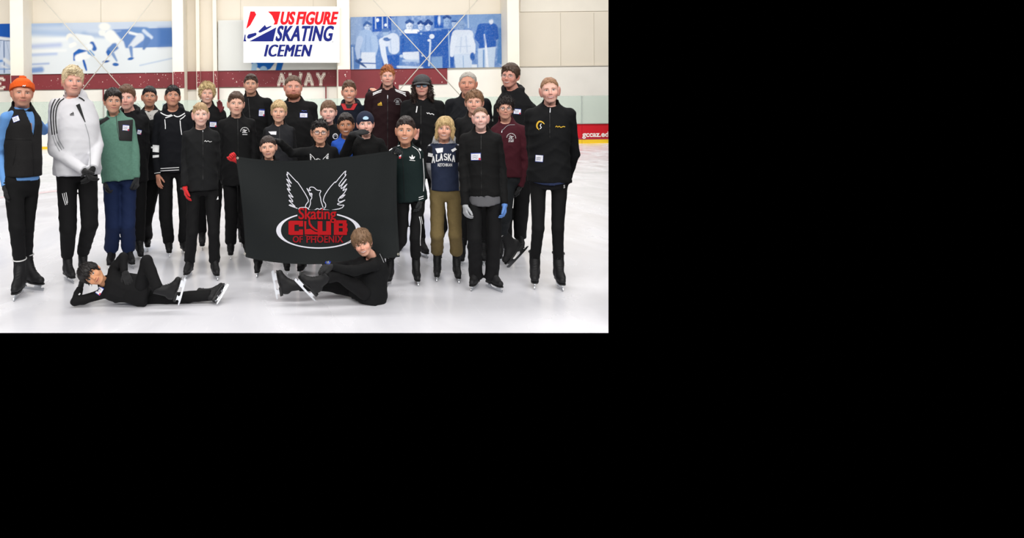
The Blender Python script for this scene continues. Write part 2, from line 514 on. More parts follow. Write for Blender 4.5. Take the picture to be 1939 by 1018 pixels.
# maroon band with chipped paint
def band(pts, Y, n, name='trim_1'):
    o = quad_prism(name, pts, Y, 0.03, m_mar, kind='structure', label='maroon painted band with chipped spots')
    x0, x1 = pts[0][0], pts[1][0]
    parts = []
    for i in range(n):
        x = rng.uniform(x0 + 1, x1 - 1); t = (x - x0) / (x1 - x0)
        yt = pts[0][1] * (1 - t) + pts[1][1] * t; yb = pts[3][1] * (1 - t) + pts[2][1] * t
        y = yt + (yb - yt) * rng.beta(1.3, 1.1)
        r = rng.choice([0.4, 0.6, 1.0, 1.6], p=[.42, .3, .20, .08]); k = 6
        an = np.linspace(0, 2 * np.pi, k, endpoint=False)
        rr = r * rng.uniform(0.5, 1.2, k)
        y = min(max(y, yt + 1.5), yb - 1.5)
        parts.append((np.stack([x + rr * np.cos(an) * 0.8, y + rr * np.sin(an) * 1.2], 1), [tuple(range(k))]))
    if parts:
        c = flat('chipped_spots', join_vf(parts), Y - 0.004, m_chip, o); c['kind'] = 'stuff'
    return o
band([(-60, 143.5), (330, 135.6), (330, 166), (-60, 172)], YW - 0.10, 95)
band([(372, 135), (640, 132.4), (640, 163), (372, 165.2)], YW - 0.10, 60)
band([(663, 130.6), (847, 128), (847, 158.8), (755, 160), (755, 186), (663, 187)], YW - 0.10, 14)
for _ in range(1): pass

# columns
def column(x0, x1, yb, band_y=None, Y=YC):
    o = quad_prism('wall_column', [(x0 - 2.2, -40), (x1 - 2.2, -40), (x1 + 1.5, yb), (x0 + 1.5, yb)], Y, YW - Y, m_col, kind='structure', label='cream steel column standing against the wall')
    if band_y:
        band([(x0 + 0.9, band_y[0]), (x1 + 0.9, band_y[0] - 0.2), (x1 + 1.4, band_y[1] - 0.2), (x0 + 1.4, band_y[1])], Y - 0.035, 10)
    return o
column(20, 45, 290, (143, 172))
column(327, 348, 290, (136, 166.5))
column(372, 378.5, 290, (135, 166), YW - 0.4)
column(404, 411, 290, (134.5, 166), YW - 0.4)
column(639.5, 663, 290, (131.5, 163))
column(962, 984, 290)
quad_prism('trim_2', [(349, 135.5), (372, 135), (372, 169), (349, 169.5)], YW - 0.15, 0.1, m_mar, kind='structure', label='maroon bracket beside the column')
quad_prism('trim_3', [(405.5, 166), (414.5, 166), (415.5, 240), (406.5, 240)], YW - 0.2, 0.1, m_mar, kind='structure', label='maroon door post below the band')
quad_prism('trim_4', [(616, 163), (618.2, 163), (618.6, 240), (616.4, 240)], YW - 0.2, 0.1, m_mar, kind='structure', label='thin maroon pipe below the band')
quad_prism('trim_5', [(194.2, 168), (196, 168), (196.6, 248), (194.8, 248)], YW - 0.2, 0.1, m_mar, kind='structure', label='thin maroon pipe at left below the band')

# lettering on the band
away = tag(bpy.data.objects.new('away_lettering', None), 'AWAY in white outlined varsity letters on the maroon band', 'lettering'); COL.objects.link(away)
away.location = P(570, 150, YW)
home = tag(bpy.data.objects.new('edge_lettering', None), 'white outlined E on the maroon band, at the left edge', 'lettering'); COL.objects.link(home)
home.location = P(2, 155, YW)
m_cream = mat('cream letter', rgb(240, 226, 214)[:3], 0.7)
def varsity(ch, x0, y0, x1, y1, root, tilt=-0.012):
    loc = np.array(root.location)
    for w, m, dy, nm in ((6.4, m_cream, 0.116, 'letter_outline'), (4.6, m_mar, 0.120, 'letter_gap'), (3.0, m_cream, 0.124, 'letter_face')):
        o = flat(nm, block_letter(ch, x0, y0, x1, y1, w, tilt), YW - dy, m, root)
        o.location = -Vector(loc)
for ch, x0, x1 in (('A', 525, 542), ('W', 547, 572), ('A', 576, 594), ('Y', 599, 616)):
    varsity(ch, x0, 141.0 if x0 < 560 else 140.4, x1, 160.2 if x0 < 560 else 159.6, away)
varsity('E', -5, 149, 7.5, 167.5, home)

# diagonal brace rods
for i, (a, b, ya, yb) in enumerate((((82, 0), (232, 168), 0, 0), ((292, -3), (146, 182), 0, 0), ((704, -3), (880, 190), 0, 0), ((906, -2), (748, 180), 0, 0))):
    a = np.array(a, float); b = np.array(b, float); a2 = a + (a - b) * 0.2
    v, f = tube([P(a2[0], a2[1], YW - 0.55 - .1 * (i % 2)), P(b[0], b[1], YW - 0.55 - .1 * (i % 2))], 0.021, 8)
    o = mk('brace_rod', v, f, mat('brace rod', rgb(214, 208, 196)[:3], 0.5))
    tag(o, ['thin pale brace rod falling rightwards across the speed skater mural', 'thin pale brace rod falling leftwards across the speed skater mural', 'thin pale brace rod falling rightwards across the old team mural', 'thin pale brace rod falling leftwards across the old team mural'][i], 'brace rod')

# ---- murals: painted pictures on flat panels
def mural(name, label, quad, step, layers, conv, border=None):
    (ax, ay), (bx, by), (cx_, cy_), (dx, dy) = quad
    nx = int((bx - ax) / step); ny = int((dy - ay) / step)
    V2, F = grid2d(quad, nx, ny)
    C = np.tile(np.array(lin(layers[0])), (len(V2), 1))
    q = (V2 - np.array(conv[1])) * conv[0]          # to the drawing's own units
    X, Y = q[:, 0], q[:, 1]
    for l in layers[1:]:
        kind, geo, colr, blur = l[:4]
        al = l[4] if len(l) > 4 else 1.0
        if kind == 'e':
            cx, cy, rx, ry = geo[:4]; an = math.radians(geo[4]) if len(geo) > 4 else 0
            u = (X - cx) * math.cos(an) + (Y - cy) * math.sin(an); v = -(X - cx) * math.sin(an) + (Y - cy) * math.cos(an)
            d = (np.sqrt((u / rx) ** 2 + (v / ry) ** 2) - 1) * min(rx, ry)
        elif kind == 'c':
            d = np.full(len(X), 1e9)
            pts = geo[0]; rs = geo[1] if isinstance(geo[1], (list, tuple)) else [geo[1]] * len(pts)
            for (p, r1), (s_, r2) in zip(zip(pts[:-1], rs[:-1]), zip(pts[1:], rs[1:])):
                ex, ey = s_[0] - p[0], s_[1] - p[1]; L2 = ex * ex + ey * ey + 1e-9
                t = np.clip(((X - p[0]) * ex + (Y - p[1]) * ey) / L2, 0, 1)
                d = np.minimum(d, np.hypot(X - p[0] - t * ex, Y - p[1] - t * ey) - (r1 + (r2 - r1) * t))
        elif kind == 'p':
            pts = np.array(geo, float); n = len(pts)
            inside = np.zeros(len(X), bool); d = np.full(len(X), 1e9)
            for i in range(n):
                x1, y1 = pts[i]; x2, y2 = pts[(i + 1) % n]
                ex, ey = x2 - x1, y2 - y1; L2 = ex * ex + ey * ey + 1e-9
                t = np.clip(((X - x1) * ex + (Y - y1) * ey) / L2, 0, 1)
                d = np.minimum(d, np.hypot(X - x1 - t * ex, Y - y1 - t * ey))
                cond = (y1 > Y) != (y2 > Y)
                inside ^= cond & (X < (x2 - x1) * (Y - y1) / ((y2 - y1) if y2 != y1 else 1e-9) + x1)
            d = np.where(inside, -d, d)
        elif kind == 'n':   # blotchy photographic grain
            d = None
            gsc, amp = geo
            rg = np.random.default_rng(int(gsc * 1000))
            w = np.zeros(len(X))
            for o_, wt in ((1, .6), (2.3, .4)):
                gx, gy = X * gsc * o_ + 50, Y * gsc * o_ + 50
                Lt = rg.uniform(-1, 1, (97, 97)); ix, iy = np.floor(gx).astype(int), np.floor(gy).astype(int); fx, fy = gx - ix, gy - iy
                fx = fx * fx * (3 - 2 * fx); fy = fy * fy * (3 - 2 * fy); m_ = lambda i, j: Lt[i % 97, j % 97]
                w += wt * ((m_(ix, iy) * (1 - fx) + m_(ix + 1, iy) * fx) * (1 - fy) + (m_(ix, iy + 1) * (1 - fx) + m_(ix + 1, iy + 1) * fx) * fy)
            w *= 1.6
            a = np.clip(w * amp, 0, 1)[:, None] * al
            C = C * (1 - a) + np.array(lin(colr)) * a
            continue
        a = np.clip(0.5 - d / (2 * max(blur, 0.6)), 0, 1); a = (a * a * (3 - 2 * a) * al)[:, None]
        C = C * (1 - a) + np.array(lin(colr)) * a
    V = np.array([P(x, y, YW - 0.16) for x, y in V2])
    c0 = V.mean(0)
    root = bpy.data.objects.new(name, None); COL.objects.link(root); root.location = c0
    tag(root, label, 'mural', 'blue and white wall murals')
    F = [tuple(p[::-1]) for p in F]
    mk('printed_sheet', V - c0, np.array(F), mat('mural print', (1, 1, 1), 0.9, spec=.05, vcol=True), root, smooth=False, col=C)
    bp = [P(x, y, YW - 0.155) - c0 for x, y in quad]
    bk = [p + np.array([0, 0.03, 0]) for p in bp]
    mk('backing_board', np.vstack([bp, bk]), [(0, 3, 2, 1), (4, 5, 6, 7), (0, 1, 5, 4), (1, 2, 6, 5), (2, 3, 7, 6), (3, 0, 4, 7)], m_white, root, smooth=False)
    return root
B1, B2, B3, B4, B5 = (45, 95, 165), (100, 135, 185), (160, 180, 208), (196, 207, 222), (222, 226, 228)
K = 5.656
mural('speed_skater_mural', 'blurred blue and white mural of crouching speed skaters on the wall', [(56.5, 44.5), (325, 40), (329, 137), (60, 140.5)], 1.15, [
    (214, 219, 222),
    ('p', [(300, 230), (1900, 220), (1900, 330), (300, 350)], (188, 199, 214), 30),
    ('p', [(1200, 315), (1860, 295), (1860, 500), (1200, 520)], (98, 130, 182), 8),
    ('p', [(1700, 300), (1860, 295), (1860, 490), (1700, 500)], (70, 108, 168), 40, 0.8),
    ('c', ([(320, 270), (650, 260)], 22), B3, 30), ('c', ([(320, 345), (900, 370)], 34), B3, 34, 0.9), ('c', ([(900, 370), (1150, 380)], 30), (150, 170, 200), 25, 0.8),
    ('c', ([(320, 500), (640, 480)], 22), (176, 187, 214), 26), ('c', ([(320, 590), (600, 575)], 14), (170, 185, 214), 20), ('c', ([(320, 690), (520, 680)], 8), (140, 160, 200), 16),
    ('c', ([(330, 755), (440, 745)], 30), (120, 148, 195), 20), ('c', ([(1500, 700), (1860, 620)], 4), B3, 14),
    ('c', ([(320, 430), (700, 420)], 20), (222, 225, 226), 20), ('c', ([(320, 550), (700, 540)], 14), (224, 226, 226), 14),
    # far skater
    ('c', ([(1420, 330), (1560, 340), (1600, 420)], [45, 50, 25]), B2, 14), ('c', ([(1390, 350), (1510, 380)], 14), B5, 10), ('c', ([(1540, 330), (1620, 400)], 18), B4, 12),
    ('c', ([(1500, 400), (1400, 500)], [44, 24]), (206, 212, 220), 14), ('c', ([(1580, 430), (1540, 520)], [34, 14]), (92, 122, 172), 12), ('c', ([(1400, 510), (1412, 600)], [20, 12]), (110, 138, 184), 10), ('e', (1400, 628, 34, 15, -12), (58, 102, 166), 6),
    # middle skater
    ('e', (1120, 285, 62, 42, 5), (226, 226, 220), 14), ('c', ([(1090, 350), (1180, 370)], [34, 30]), (222, 224, 220), 14),
    ('c', ([(1150, 350), (1290, 330)], [20, 10]), (130, 152, 190), 10), ('c', ([(1180, 380), (1270, 460)], [62, 45]), (224, 226, 222), 16),
    ('c', ([(1180, 540), (1230, 500)], [36, 40]), (96, 128, 178), 12), ('c', ([(1165, 590), (1160, 560)], [14, 24]), (50, 96, 165), 8), ('c', ([(1290, 470), (1330, 560)], [40, 26]), (216, 221, 224), 14),
    ('c', ([(1210, 580), (1250, 650)], [18, 9]), (120, 146, 186), 9), ('e', (1135, 658, 38, 13, -8), (60, 92, 150), 6), ('e', (1238, 690, 34, 18, 3), (52, 98, 165), 6),
    # front skater
    ('e', (752, 400, 44, 44), (228, 226, 218), 12), ('c', ([(760, 430), (800, 450)], [34, 26]), (206, 214, 222), 12), ('c', ([(820, 400), (960, 430)], [40, 50]), (222, 225, 224), 14),
    ('c', ([(800, 470), (760, 490)], 22), (230, 230, 226), 12), ('c', ([(985, 470), (1010, 520)], [26, 26]), (52, 96, 165), 10), ('c', ([(960, 500), (900, 530)], 34), (222, 226, 228), 12),
    ('c', ([(945, 562), (850, 548), (808, 580), (796, 640)], [18, 24, 24, 12]), (44, 96, 170), 7), ('c', ([(840, 620), (900, 600), (930, 590)], 40), (228, 229, 228), 12), ('c', ([(960, 560), (1000, 590)], [24, 14]), (120, 158, 200), 8),
    ('c', ([(895, 650), (910, 700), (925, 750)], [12, 14, 9]), (40, 90, 165), 6),
], (K, (0, 0)))
mural('ice_goal_mural', 'blue mural of a goal frame cut by the left edge of the photo', [(-40, 46), (20.5, 44.7), (25.5, 139.5), (-38, 141)], 1.2, [
    (190, 202, 222),
    ('p', [(-300, 250), (118, 250), (124, 405), (-300, 380)], (34, 84, 165), 4), ('c', ([(-100, 395), (124, 425)], 16), (214, 218, 222), 8), ('c', ([(-100, 425), (124, 440)], 3), (40, 70, 120), 3),
    ('c', ([(42, 440), (46, 780)], 5), (70, 96, 140), 4), ('c', ([(10, 440), (-20, 640)], 3), (150, 166, 192), 3), ('c', ([(70, 450), (110, 640)], 3), (160, 176, 200), 3),
    ('c', ([(-50, 660), (30, 650)], 12), (96, 140, 200), 8), ('c', ([(50, 640), (140, 700)], 20), (220, 222, 224), 12), ('c', ([(20, 700), (140, 770)], 10), (216, 220, 226), 10), ('c', ([(-60, 740), (140, 740)], 5), (110, 150, 205), 8)], (K, (0, 0)))
mural('lone_skater_mural', 'pale mural showing blue skater legs below the white skating sign', [(413, 38.5), (639, 35), (640, 131.5), (413, 134)], 1.2, [
    (219, 220, 216),
    ('c', ([(1060, 520), (1120, 640)], [70, 60]), (40, 100, 178), 8), ('e', (1030, 400, 50, 55), (206, 214, 222), 8), ('c', ([(1090, 520), (1230, 560)], [30, 20]), (40, 100, 178), 6),
    ('p', [(985, 660), (1255, 660), (1200, 735), (1160, 752), (1090, 738), (1010, 700)], (34, 98, 178), 5),
    ('p', [(1275, 655), (1345, 655), (1312, 765), (1250, 765)], (34, 98, 178), 5),
    ('c', ([(1030, 700), (1018, 770)], [30, 26]), (158, 190, 215), 6), ('c', ([(1125, 745), (1130, 780)], [38, 40]), (158, 190, 215), 6)], (K, (300 - 0, 0)))
mural('old_team_mural', 'blue and white mural of an old hockey team standing in sweaters', [(663.5, 32.5), (952.5, 26), (951.5, 122.5), (847, 128), ][:0] or [(663.5, 32.5), (952.5, 26), (952.5, 127.0), (664, 131.5)], 0.95, [
    (112, 142, 190),
    ('n', (0.03, 0.8), (160, 180, 210), 0), ('n', (0.06, 0.6), (70, 108, 172), 0),
    ('p', [(130, 170), (260, 170), (260, 480), (130, 480)], (150, 172, 205), 20, 0.7), ('p', [(370, 180), (570, 175), (570, 330), (370, 340)], (28, 78, 165), 6),
    ('p', [(395, 180), (408, 180), (412, 310), (398, 310)], (176, 192, 215), 3), ('p', [(470, 180), (482, 180), (484, 320), (472, 320)], (176, 192, 215), 3), ('p', [(520, 180), (534, 180), (536, 300), (524, 300)], (170, 188, 214), 3),
    ('e', (424, 215, 16, 20), (225, 232, 240), 5), ('e', (511, 268, 15, 16), (225, 232, 240), 5),
    ('p', [(640, 175), (730, 175), (730, 300), (640, 330)], (132, 158, 198), 10), ('p', [(1030, 160), (1130, 160), (1130, 300), (1030, 300)], (30, 82, 165), 6), ('e', (1085, 215, 16, 50), (196, 208, 226), 8),
    ('p', [(1370, 150), (1770, 150), (1770, 300), (1370, 300)], (120, 150, 192), 12), ('p', [(1385, 160), (1400, 160), (1405, 300), (1390, 300)], (170, 188, 212), 4),
    ('p', [(1100, 150), (1380, 150), (1380, 250), (1100, 250)], (92, 128, 182), 12, 0.7), ('p', [(1720, 300), (1770, 300), (1770, 680), (1700, 680)], (78, 122, 178), 14),
    ('p', [(130, 480), (760, 480), (700, 740), (130, 740)], (78, 118, 178), 16, 0.8),
    # player 1
    ('e', (315, 280, 36, 44), (190, 204, 224), 5), ('c', ([(280, 270), (310, 240), (350, 262)], 14), (58, 92, 150), 6), ('c', ([(318, 350), (320, 370)], 40), (206, 214, 226), 6),
    ('c', ([(300, 400), (320, 540)], [86, 72]), (152, 176, 210), 7), ('c', ([(235, 420), (210, 520), (220, 620)], [36, 30, 20]), (172, 190, 218), 7), ('c', ([(385, 410), (405, 500), (395, 580)], [34, 28, 18]), (160, 182, 212), 7),
    ('p', [(250, 560), (400, 560), (405, 735), (230, 735)], (206, 214, 226), 7), ('c', ([(250, 675), (405, 680)], 6), (60, 96, 160), 4), ('c', ([(200, 650), (260, 690), (300, 720)], [16, 12, 6]), (48, 78, 130), 5), ('e', (238, 640, 20, 16), (60, 92, 150), 5),
    ('c', ([(155, 510), (160, 735)], 9), (176, 194, 218), 5),
    # player 2
    ('p', [(470, 600), (660, 580), (650, 740), (480, 740)], (36, 84, 164), 7), ('c', ([(520, 440), (590, 420), (600, 520)], [58, 66, 60]), (198, 208, 224), 7), ('c', ([(470, 440), (490, 580), (515, 680)], [32, 28, 22]), (206, 214, 226), 6),
    ('e', (510, 345, 34, 38), (150, 174, 206), 5), ('c', ([(485, 325), (535, 322)], 20), (84, 116, 170), 5), ('e', (525, 420, 42, 20), (70, 104, 160), 6), ('e', (555, 395, 20, 20), (200, 210, 226), 6),
    # player 3, dark sweater
    ('c', ([(740, 400), (860, 400)], 60), (40, 88, 166), 6), ('p', [(665, 380), (900, 360), (890, 570), (660, 600)], (52, 98, 172), 8), ('p', [(690, 560), (880, 550), (870, 640), (760, 660), (700, 620)], (206, 214, 226), 6),
    ('e', (765, 275, 36, 54), (208, 216, 228), 5), ('c', ([(735, 240), (765, 222), (800, 240)], 16), (46, 80, 142), 5), ('c', ([(730, 335), (850, 335)], 22), (226, 230, 236), 5),
    ('c', ([(700, 650), (860, 650)], 12), (170, 190, 216), 10), ('e', (680, 600, 20, 16), (180, 196, 218), 5),
    # players 4, 5
    ('p', [(850, 340), (1180, 320), (1160, 735), (880, 735)], (42, 88, 165), 8), ('e', (885, 280, 28, 42), (192, 204, 224), 4), ('c', ([(862, 250), (885, 232), (908, 250)], 14), (30, 62, 128), 4),
    ('e', (965, 285, 30, 44), (192, 204, 224), 4), ('c', ([(935, 255), (965, 226), (998, 252)], 20), (28, 60, 126), 4), ('e', (1005, 390, 28, 26), (206, 214, 226), 4), ('e', (978, 432, 20, 14), (206, 214, 226), 4), ('c', ([(990, 450), (975, 700)], 10), (186, 200, 220), 4),
    ('e', (890, 360, 12, 10), (150, 176, 206), 4), ('e', (905, 595, 12, 12), (176, 192, 216), 4),
    ('p', [(1000, 610), (1130, 600), (1140, 735), (990, 735)], (120, 152, 194), 12), ('c', ([(640, 715), (900, 725)], 12), (190, 204, 222), 10),
    # player 6 tall
    ('p', [(1110, 310), (1250, 310), (1240, 735), (1120, 735)], (40, 86, 164), 7), ('e', (1165, 225, 34, 48), (140, 166, 202), 4), ('c', ([(1135, 190), (1165, 172), (1200, 190)], 14), (36, 70, 134), 4), ('c', ([(1185, 330), (1195, 720)], 7), (140, 168, 204), 4), ('e', (1245, 255, 26, 36), (170, 188, 214), 5), ('c', ([(1222, 228), (1262, 228)], 10), (50, 84, 144), 4),
    # player 7 white sweater
    ('e', (1325, 270, 34, 50), (132, 158, 194), 6), ('c', ([(1270, 370), (1400, 370)], [50, 50]), (200, 208, 222), 6), ('p', [(1240, 340), (1430, 340), (1440, 580), (1240, 585)], (200, 209, 222), 7), ('c', ([(1245, 400), (1225, 500), (1220, 590)], [34, 26, 20]), (206, 214, 226), 6), ('c', ([(1415, 400), (1445, 480), (1450, 560)], [32, 28, 22]), (204, 212, 224), 6),
    ('p', [(1240, 580), (1440, 580), (1430, 735), (1260, 735)], (188, 202, 220), 6), ('e', (1440, 605, 26, 44), (44, 88, 160), 6), ('c', ([(1340, 600), (1345, 730)], 4), (130, 160, 198), 5), ('p', [(1430, 690), (1490, 690), (1490, 735), (1430, 735)], (206, 214, 224), 5),
    # player 8 dark back
    ('c', ([(1540, 300), (1660, 300)], [50, 50]), (42, 88, 166), 6), ('p', [(1515, 290), (1700, 280), (1690, 510), (1510, 520)], (40, 86, 165), 7), ('c', ([(1520, 330), (1495, 400), (1520, 440)], [36, 32, 26]), (42, 86, 162), 6), ('c', ([(1680, 310), (1695, 400)], [34, 26]), (40, 84, 162), 6),
    ('e', (1640, 225, 24, 34), (206, 214, 226), 6), ('c', ([(1600, 200), (1650, 180), (1700, 210)], 24), (110, 142, 186), 14), ('p', [(1500, 520), (1690, 500), (1670, 735), (1500, 735)], (182, 198, 218), 7), ('c', ([(1568, 370), (1590, 560), (1600, 720)], [8, 12, 14]), (214, 220, 230), 4), ('c', ([(1560, 540), (1560, 730)], 8), (90, 130, 182), 8),
    *[q for (fx_, fy_, r_) in ((315, 285, 32), (765, 285, 32), (885, 285, 25), (965, 290, 27), (1165, 232, 30), (1245, 258, 22), (1325, 275, 28)) for q in (
        ('e', (fx_ - r_ * .4, fy_ - r_ * .15, r_ * .22, r_ * .14), (52, 84, 142), 4, .8), ('e', (fx_ + r_ * .4, fy_ - r_ * .15, r_ * .22, r_ * .14), (52, 84, 142), 4, .8),
        ('c', ([(fx_, fy_), (fx_ - 2, fy_ + r_ * .35)], r_ * .08), (96, 128, 176), 5, .7), ('c', ([(fx_ - r_ * .3, fy_ + r_ * .72), (fx_ + r_ * .3, fy_ + r_ * .72)], r_ * .07), (70, 100, 156), 4, .8), ('e', (fx_ + r_ * .8, fy_ + r_ * .2, r_ * .3, r_ * 1.0), (90, 122, 172), 8, .5))],
    ('c', ([(300, 380), (290, 540)], 5), (122, 150, 192), 8, .7), ('c', ([(345, 400), (352, 540)], 5), (122, 150, 192), 8, .6), ('c', ([(560, 430), (570, 560)], 5), (150, 172, 204), 8, .7),
    ('c', ([(1320, 400), (1310, 560)], 6), (168, 184, 208), 8, .8), ('c', ([(1370, 390), (1385, 560)], 6), (168, 184, 208), 8, .8), ('c', ([(1260, 500), (1420, 495)], 4), (160, 178, 204), 6, .7), ('c', ([(1580, 330), (1570, 480)], 10), (66, 112, 182), 12, .7), ('c', ([(780, 400), (800, 540)], 16), (78, 120, 186), 16, .6), ('c', ([(700, 420), (690, 560)], 8), (28, 70, 150), 10, .7),
    ('n', (0.11, 0.35), (190, 204, 222), 0, 0.35), ('n', (0.17, 0.35), (60, 100, 168), 0, 0.4), ('n', (0.25, 0.3), (36, 80, 160), 0, 0.25),
], (K, (640, 0)))

# ---- skating sign in front of the pale mural
YS = 30.15
sg = bpy.data.objects.new('skating_sign', None); COL.objects.link(sg); sg.location = P(552, 65, YS)
tag(sg, 'white rectangular sign with red and blue skating lettering high on the wall', 'sign')
def onsign(o): o.location = -Vector(sg.location); return o
m_sw = mat('sign white', (0.95, 0.95, 0.95), 0.9, spec=.05); m_red = mat('sign red', rgb(214, 34, 42)[:3], 0.9, spec=.05); m_blu = mat('sign blue', rgb(34, 42, 116)[:3], 0.9, spec=.05)
def heavy(vf, w=.75, n=5): return join_vf([(vf[0] + np.array([dx, 0]), vf[1]) for dx in np.linspace(-w, w, n)])
onsign(quad_prism('sign_panel', [(461, 12.5), (643, 12.5), (643, 118.5), (461, 118.5)], YS, 0.04, m_sw, sg))
for bx_ in (480, 625): onsign(quad_prism('wall_bracket', [(bx_, 20), (bx_ + 3, 20), (bx_ + 3, 23), (bx_, 23)], YS + 0.04, YW - YS - 0.04, m_col, sg))
S = 7.83
def sp(pts): return [(455 + x / S, 5 + y / S) for x, y in pts]
def poly(pts): return (np.array(pts), [tuple(range(len(pts)))])
onsign(flat('lettering', heavy(text2d('US', *sp([(588, 130)])[0], *sp([(822, 326)])[0], bold=0.028, shear=0.18, spacing=1.05)), YS - 0.012, m_red, sg, label='red letters US'))
onsign(flat('lettering', heavy(text2d('FIGURE', *sp([(828, 130)])[0], *sp([(1455, 326)])[0], bold=0.028, shear=0.2, spacing=1.05)), YS - 0.012, m_red, sg, label='red letters FIGURE'))
onsign(flat('lettering', heavy(text2d('SKATING', *sp([(520, 340)])[0], *sp([(1392, 572)])[0], bold=0.018, shear=0.2, spacing=1.06)), YS - 0.012, m_blu, sg, label='blue letters SKATING'))
onsign(flat('lettering', heavy(text2d('ICEMEN', *sp([(358, 620)])[0], *sp([(1062, 798)])[0], bold=0.0, shear=0.22, spacing=1.1), 1.25, 7), YS - 0.012, m_blu, sg, label='blue letters ICEMEN'))
onsign(flat('lettering', text2d('R', *sp([(1362, 572)])[0], *sp([(1384, 590)])[0]), YS - 0.012, mat('sign grey', rgb(120, 120, 125)[:3], 0.5), sg))
for pts in ([(150, 130), (212, 130), (236, 176), (148, 335), (86, 390)], [(410, 130), (596, 130), (548, 322), (492, 326), (512, 285), (470, 190)]):
    onsign(flat('emblem_shape', poly(sp(pts)), YS - 0.012, m_red, sg, label='red boot shape'))
for pts in ([(132, 574), (534, 365), (486, 574)], [(268, 425), (365, 330), (388, 366), (452, 342), (466, 352), (400, 394), (300, 444), (276, 442)], [(100, 500), (120, 470), (228, 444), (244, 462), (232, 486), (134, 534), (106, 530)], [(48, 574), (66, 468), (80, 478), (76, 540), (92, 574)]):
    onsign(flat('emblem_shape', poly(sp(pts)), YS - 0.012, m_blu, sg, label='blue blade shape'))

# ---- dasher boards with glass
m_bw = mat('white board', rgb(238, 236, 228)[:3], 0.5, spec=.2); m_br = mat('red board', rgb(198, 34, 44)[:3], 0.6, spec=.1); m_yel = mat('yellow kickplate', rgb(236, 196, 40)[:3], 0.4)
m_brl = mat('scuffed red board', rgb(176, 58, 80)[:3], 0.6, spec=.1)
def glass_material():
    m, nt, b = nodes_of('rink glass')
    N, L = nt.nodes, nt.links
    b.inputs['Base Color'].default_value = rgb(205, 218, 209); b.inputs['Roughness'].default_value = 0.08
    tr = N.new('ShaderNodeBsdfTransparent'); tr.inputs[0].default_value = (0.93, 0.97, 0.95, 1)
    mx = N.new('ShaderNodeMixShader'); mx.inputs[0].default_value = 0.33
    L.new(tr.outputs[0], mx.inputs[1]); L.new(b.outputs[0], mx.inputs[2])
    L.new(mx.outputs[0], N['Material Output'].inputs['Surface'])
    return m
m_gl = glass_material(); m_post = mat('glass post', rgb(176, 184, 178)[:3], 0.4)
def ysl(x, y_at0): return y_at0 - 0.0113 * x
boards = bpy.data.objects.new('dasher_boards', None); COL.objects.link(boards); boards.location = P(576, 275, YB)
tag(boards, 'rink side boards with yellow kickplate and clear glass, behind the skaters', 'rink boards')
def onb(o): o.location = -Vector(boards.location); return o
xs = [-420, -340, -228, -116, -4, 108, 220, 332, 444, 556, 668, 780, 892, 990, 1102, 1152]
for i in range(len(xs) - 1):
    a, b = xs[i] + (0.25 if i else 0), xs[i + 1] - (0.25 if i < len(xs) - 2 else 0)
    right = xs[i] >= 990
    def q(y0, y1, a=a, b=b): return [(a, ysl(a, y0)), (b, ysl(b, y0)), (b, ysl(b, y1)), (a, ysl(a, y1))]
    if not right:
        onb(quad_prism('board_panel', q(247, 278.5), YB, 0.08, m_bw, boards))
        onb(quad_prism('kickplate', q(278.7, 284.2), YB - 0.02, 0.09, m_yel, boards))
    else:
        onb(quad_prism('board_panel', q(246.5, 276.5), YB, 0.08, m_br, boards, label='red advertising panel'))
        onb(quad_prism('board_panel', [(a, 265.5 - 0.004 * a), (b, 265.5 - 0.004 * b), (b, ysl(b, 276.5)), (a, ysl(a, 276.5))], YB - 0.01, 0.01, m_brl, boards, label='scuffed lower strip of the red panel'))
        onb(quad_prism('kickplate', q(276.7, 284.2), YB - 0.02, 0.09, m_yel, boards))
    onb(quad_prism('cap_rail', q(246.0, 247.2), YB - 0.03, 0.14, mat('cap rail', rgb(150, 140, 136)[:3] if right else rgb(222, 220, 212)[:3], 0.5), boards))
    onb(quad_prism('glass_pane', q(193.5, 246.0), YB + 0.02, 0.012, m_gl, boards))
    if i: onb(quad_prism('glass_post', [(xs[i] - 0.7, ysl(xs[i], 194)), (xs[i] + 0.7, ysl(xs[i], 194)), (xs[i] + 0.7, ysl(xs[i], 246)), (xs[i] - 0.7, ysl(xs[i], 246))], YB - 0.01, 0.06, m_post, boards))
onb(flat('lettering', clip2d(text2d('gccaz.edu', 1102.5, 249, 1160, 262.5, bold=0.03, dy=-0.006), 1151.5), YB - 0.03, m_white, boards, label='white gccaz.edu lettering on red'))

# ------------------------------------------------------------------ people: head, hands, clothes, skates
EYE_COL = {'brown': rgb(62, 36, 22)[:3], 'dark': rgb(34, 22, 18)[:3], 'blue': rgb(86, 112, 136)[:3], 'hazel': rgb(84, 70, 44)[:3]}

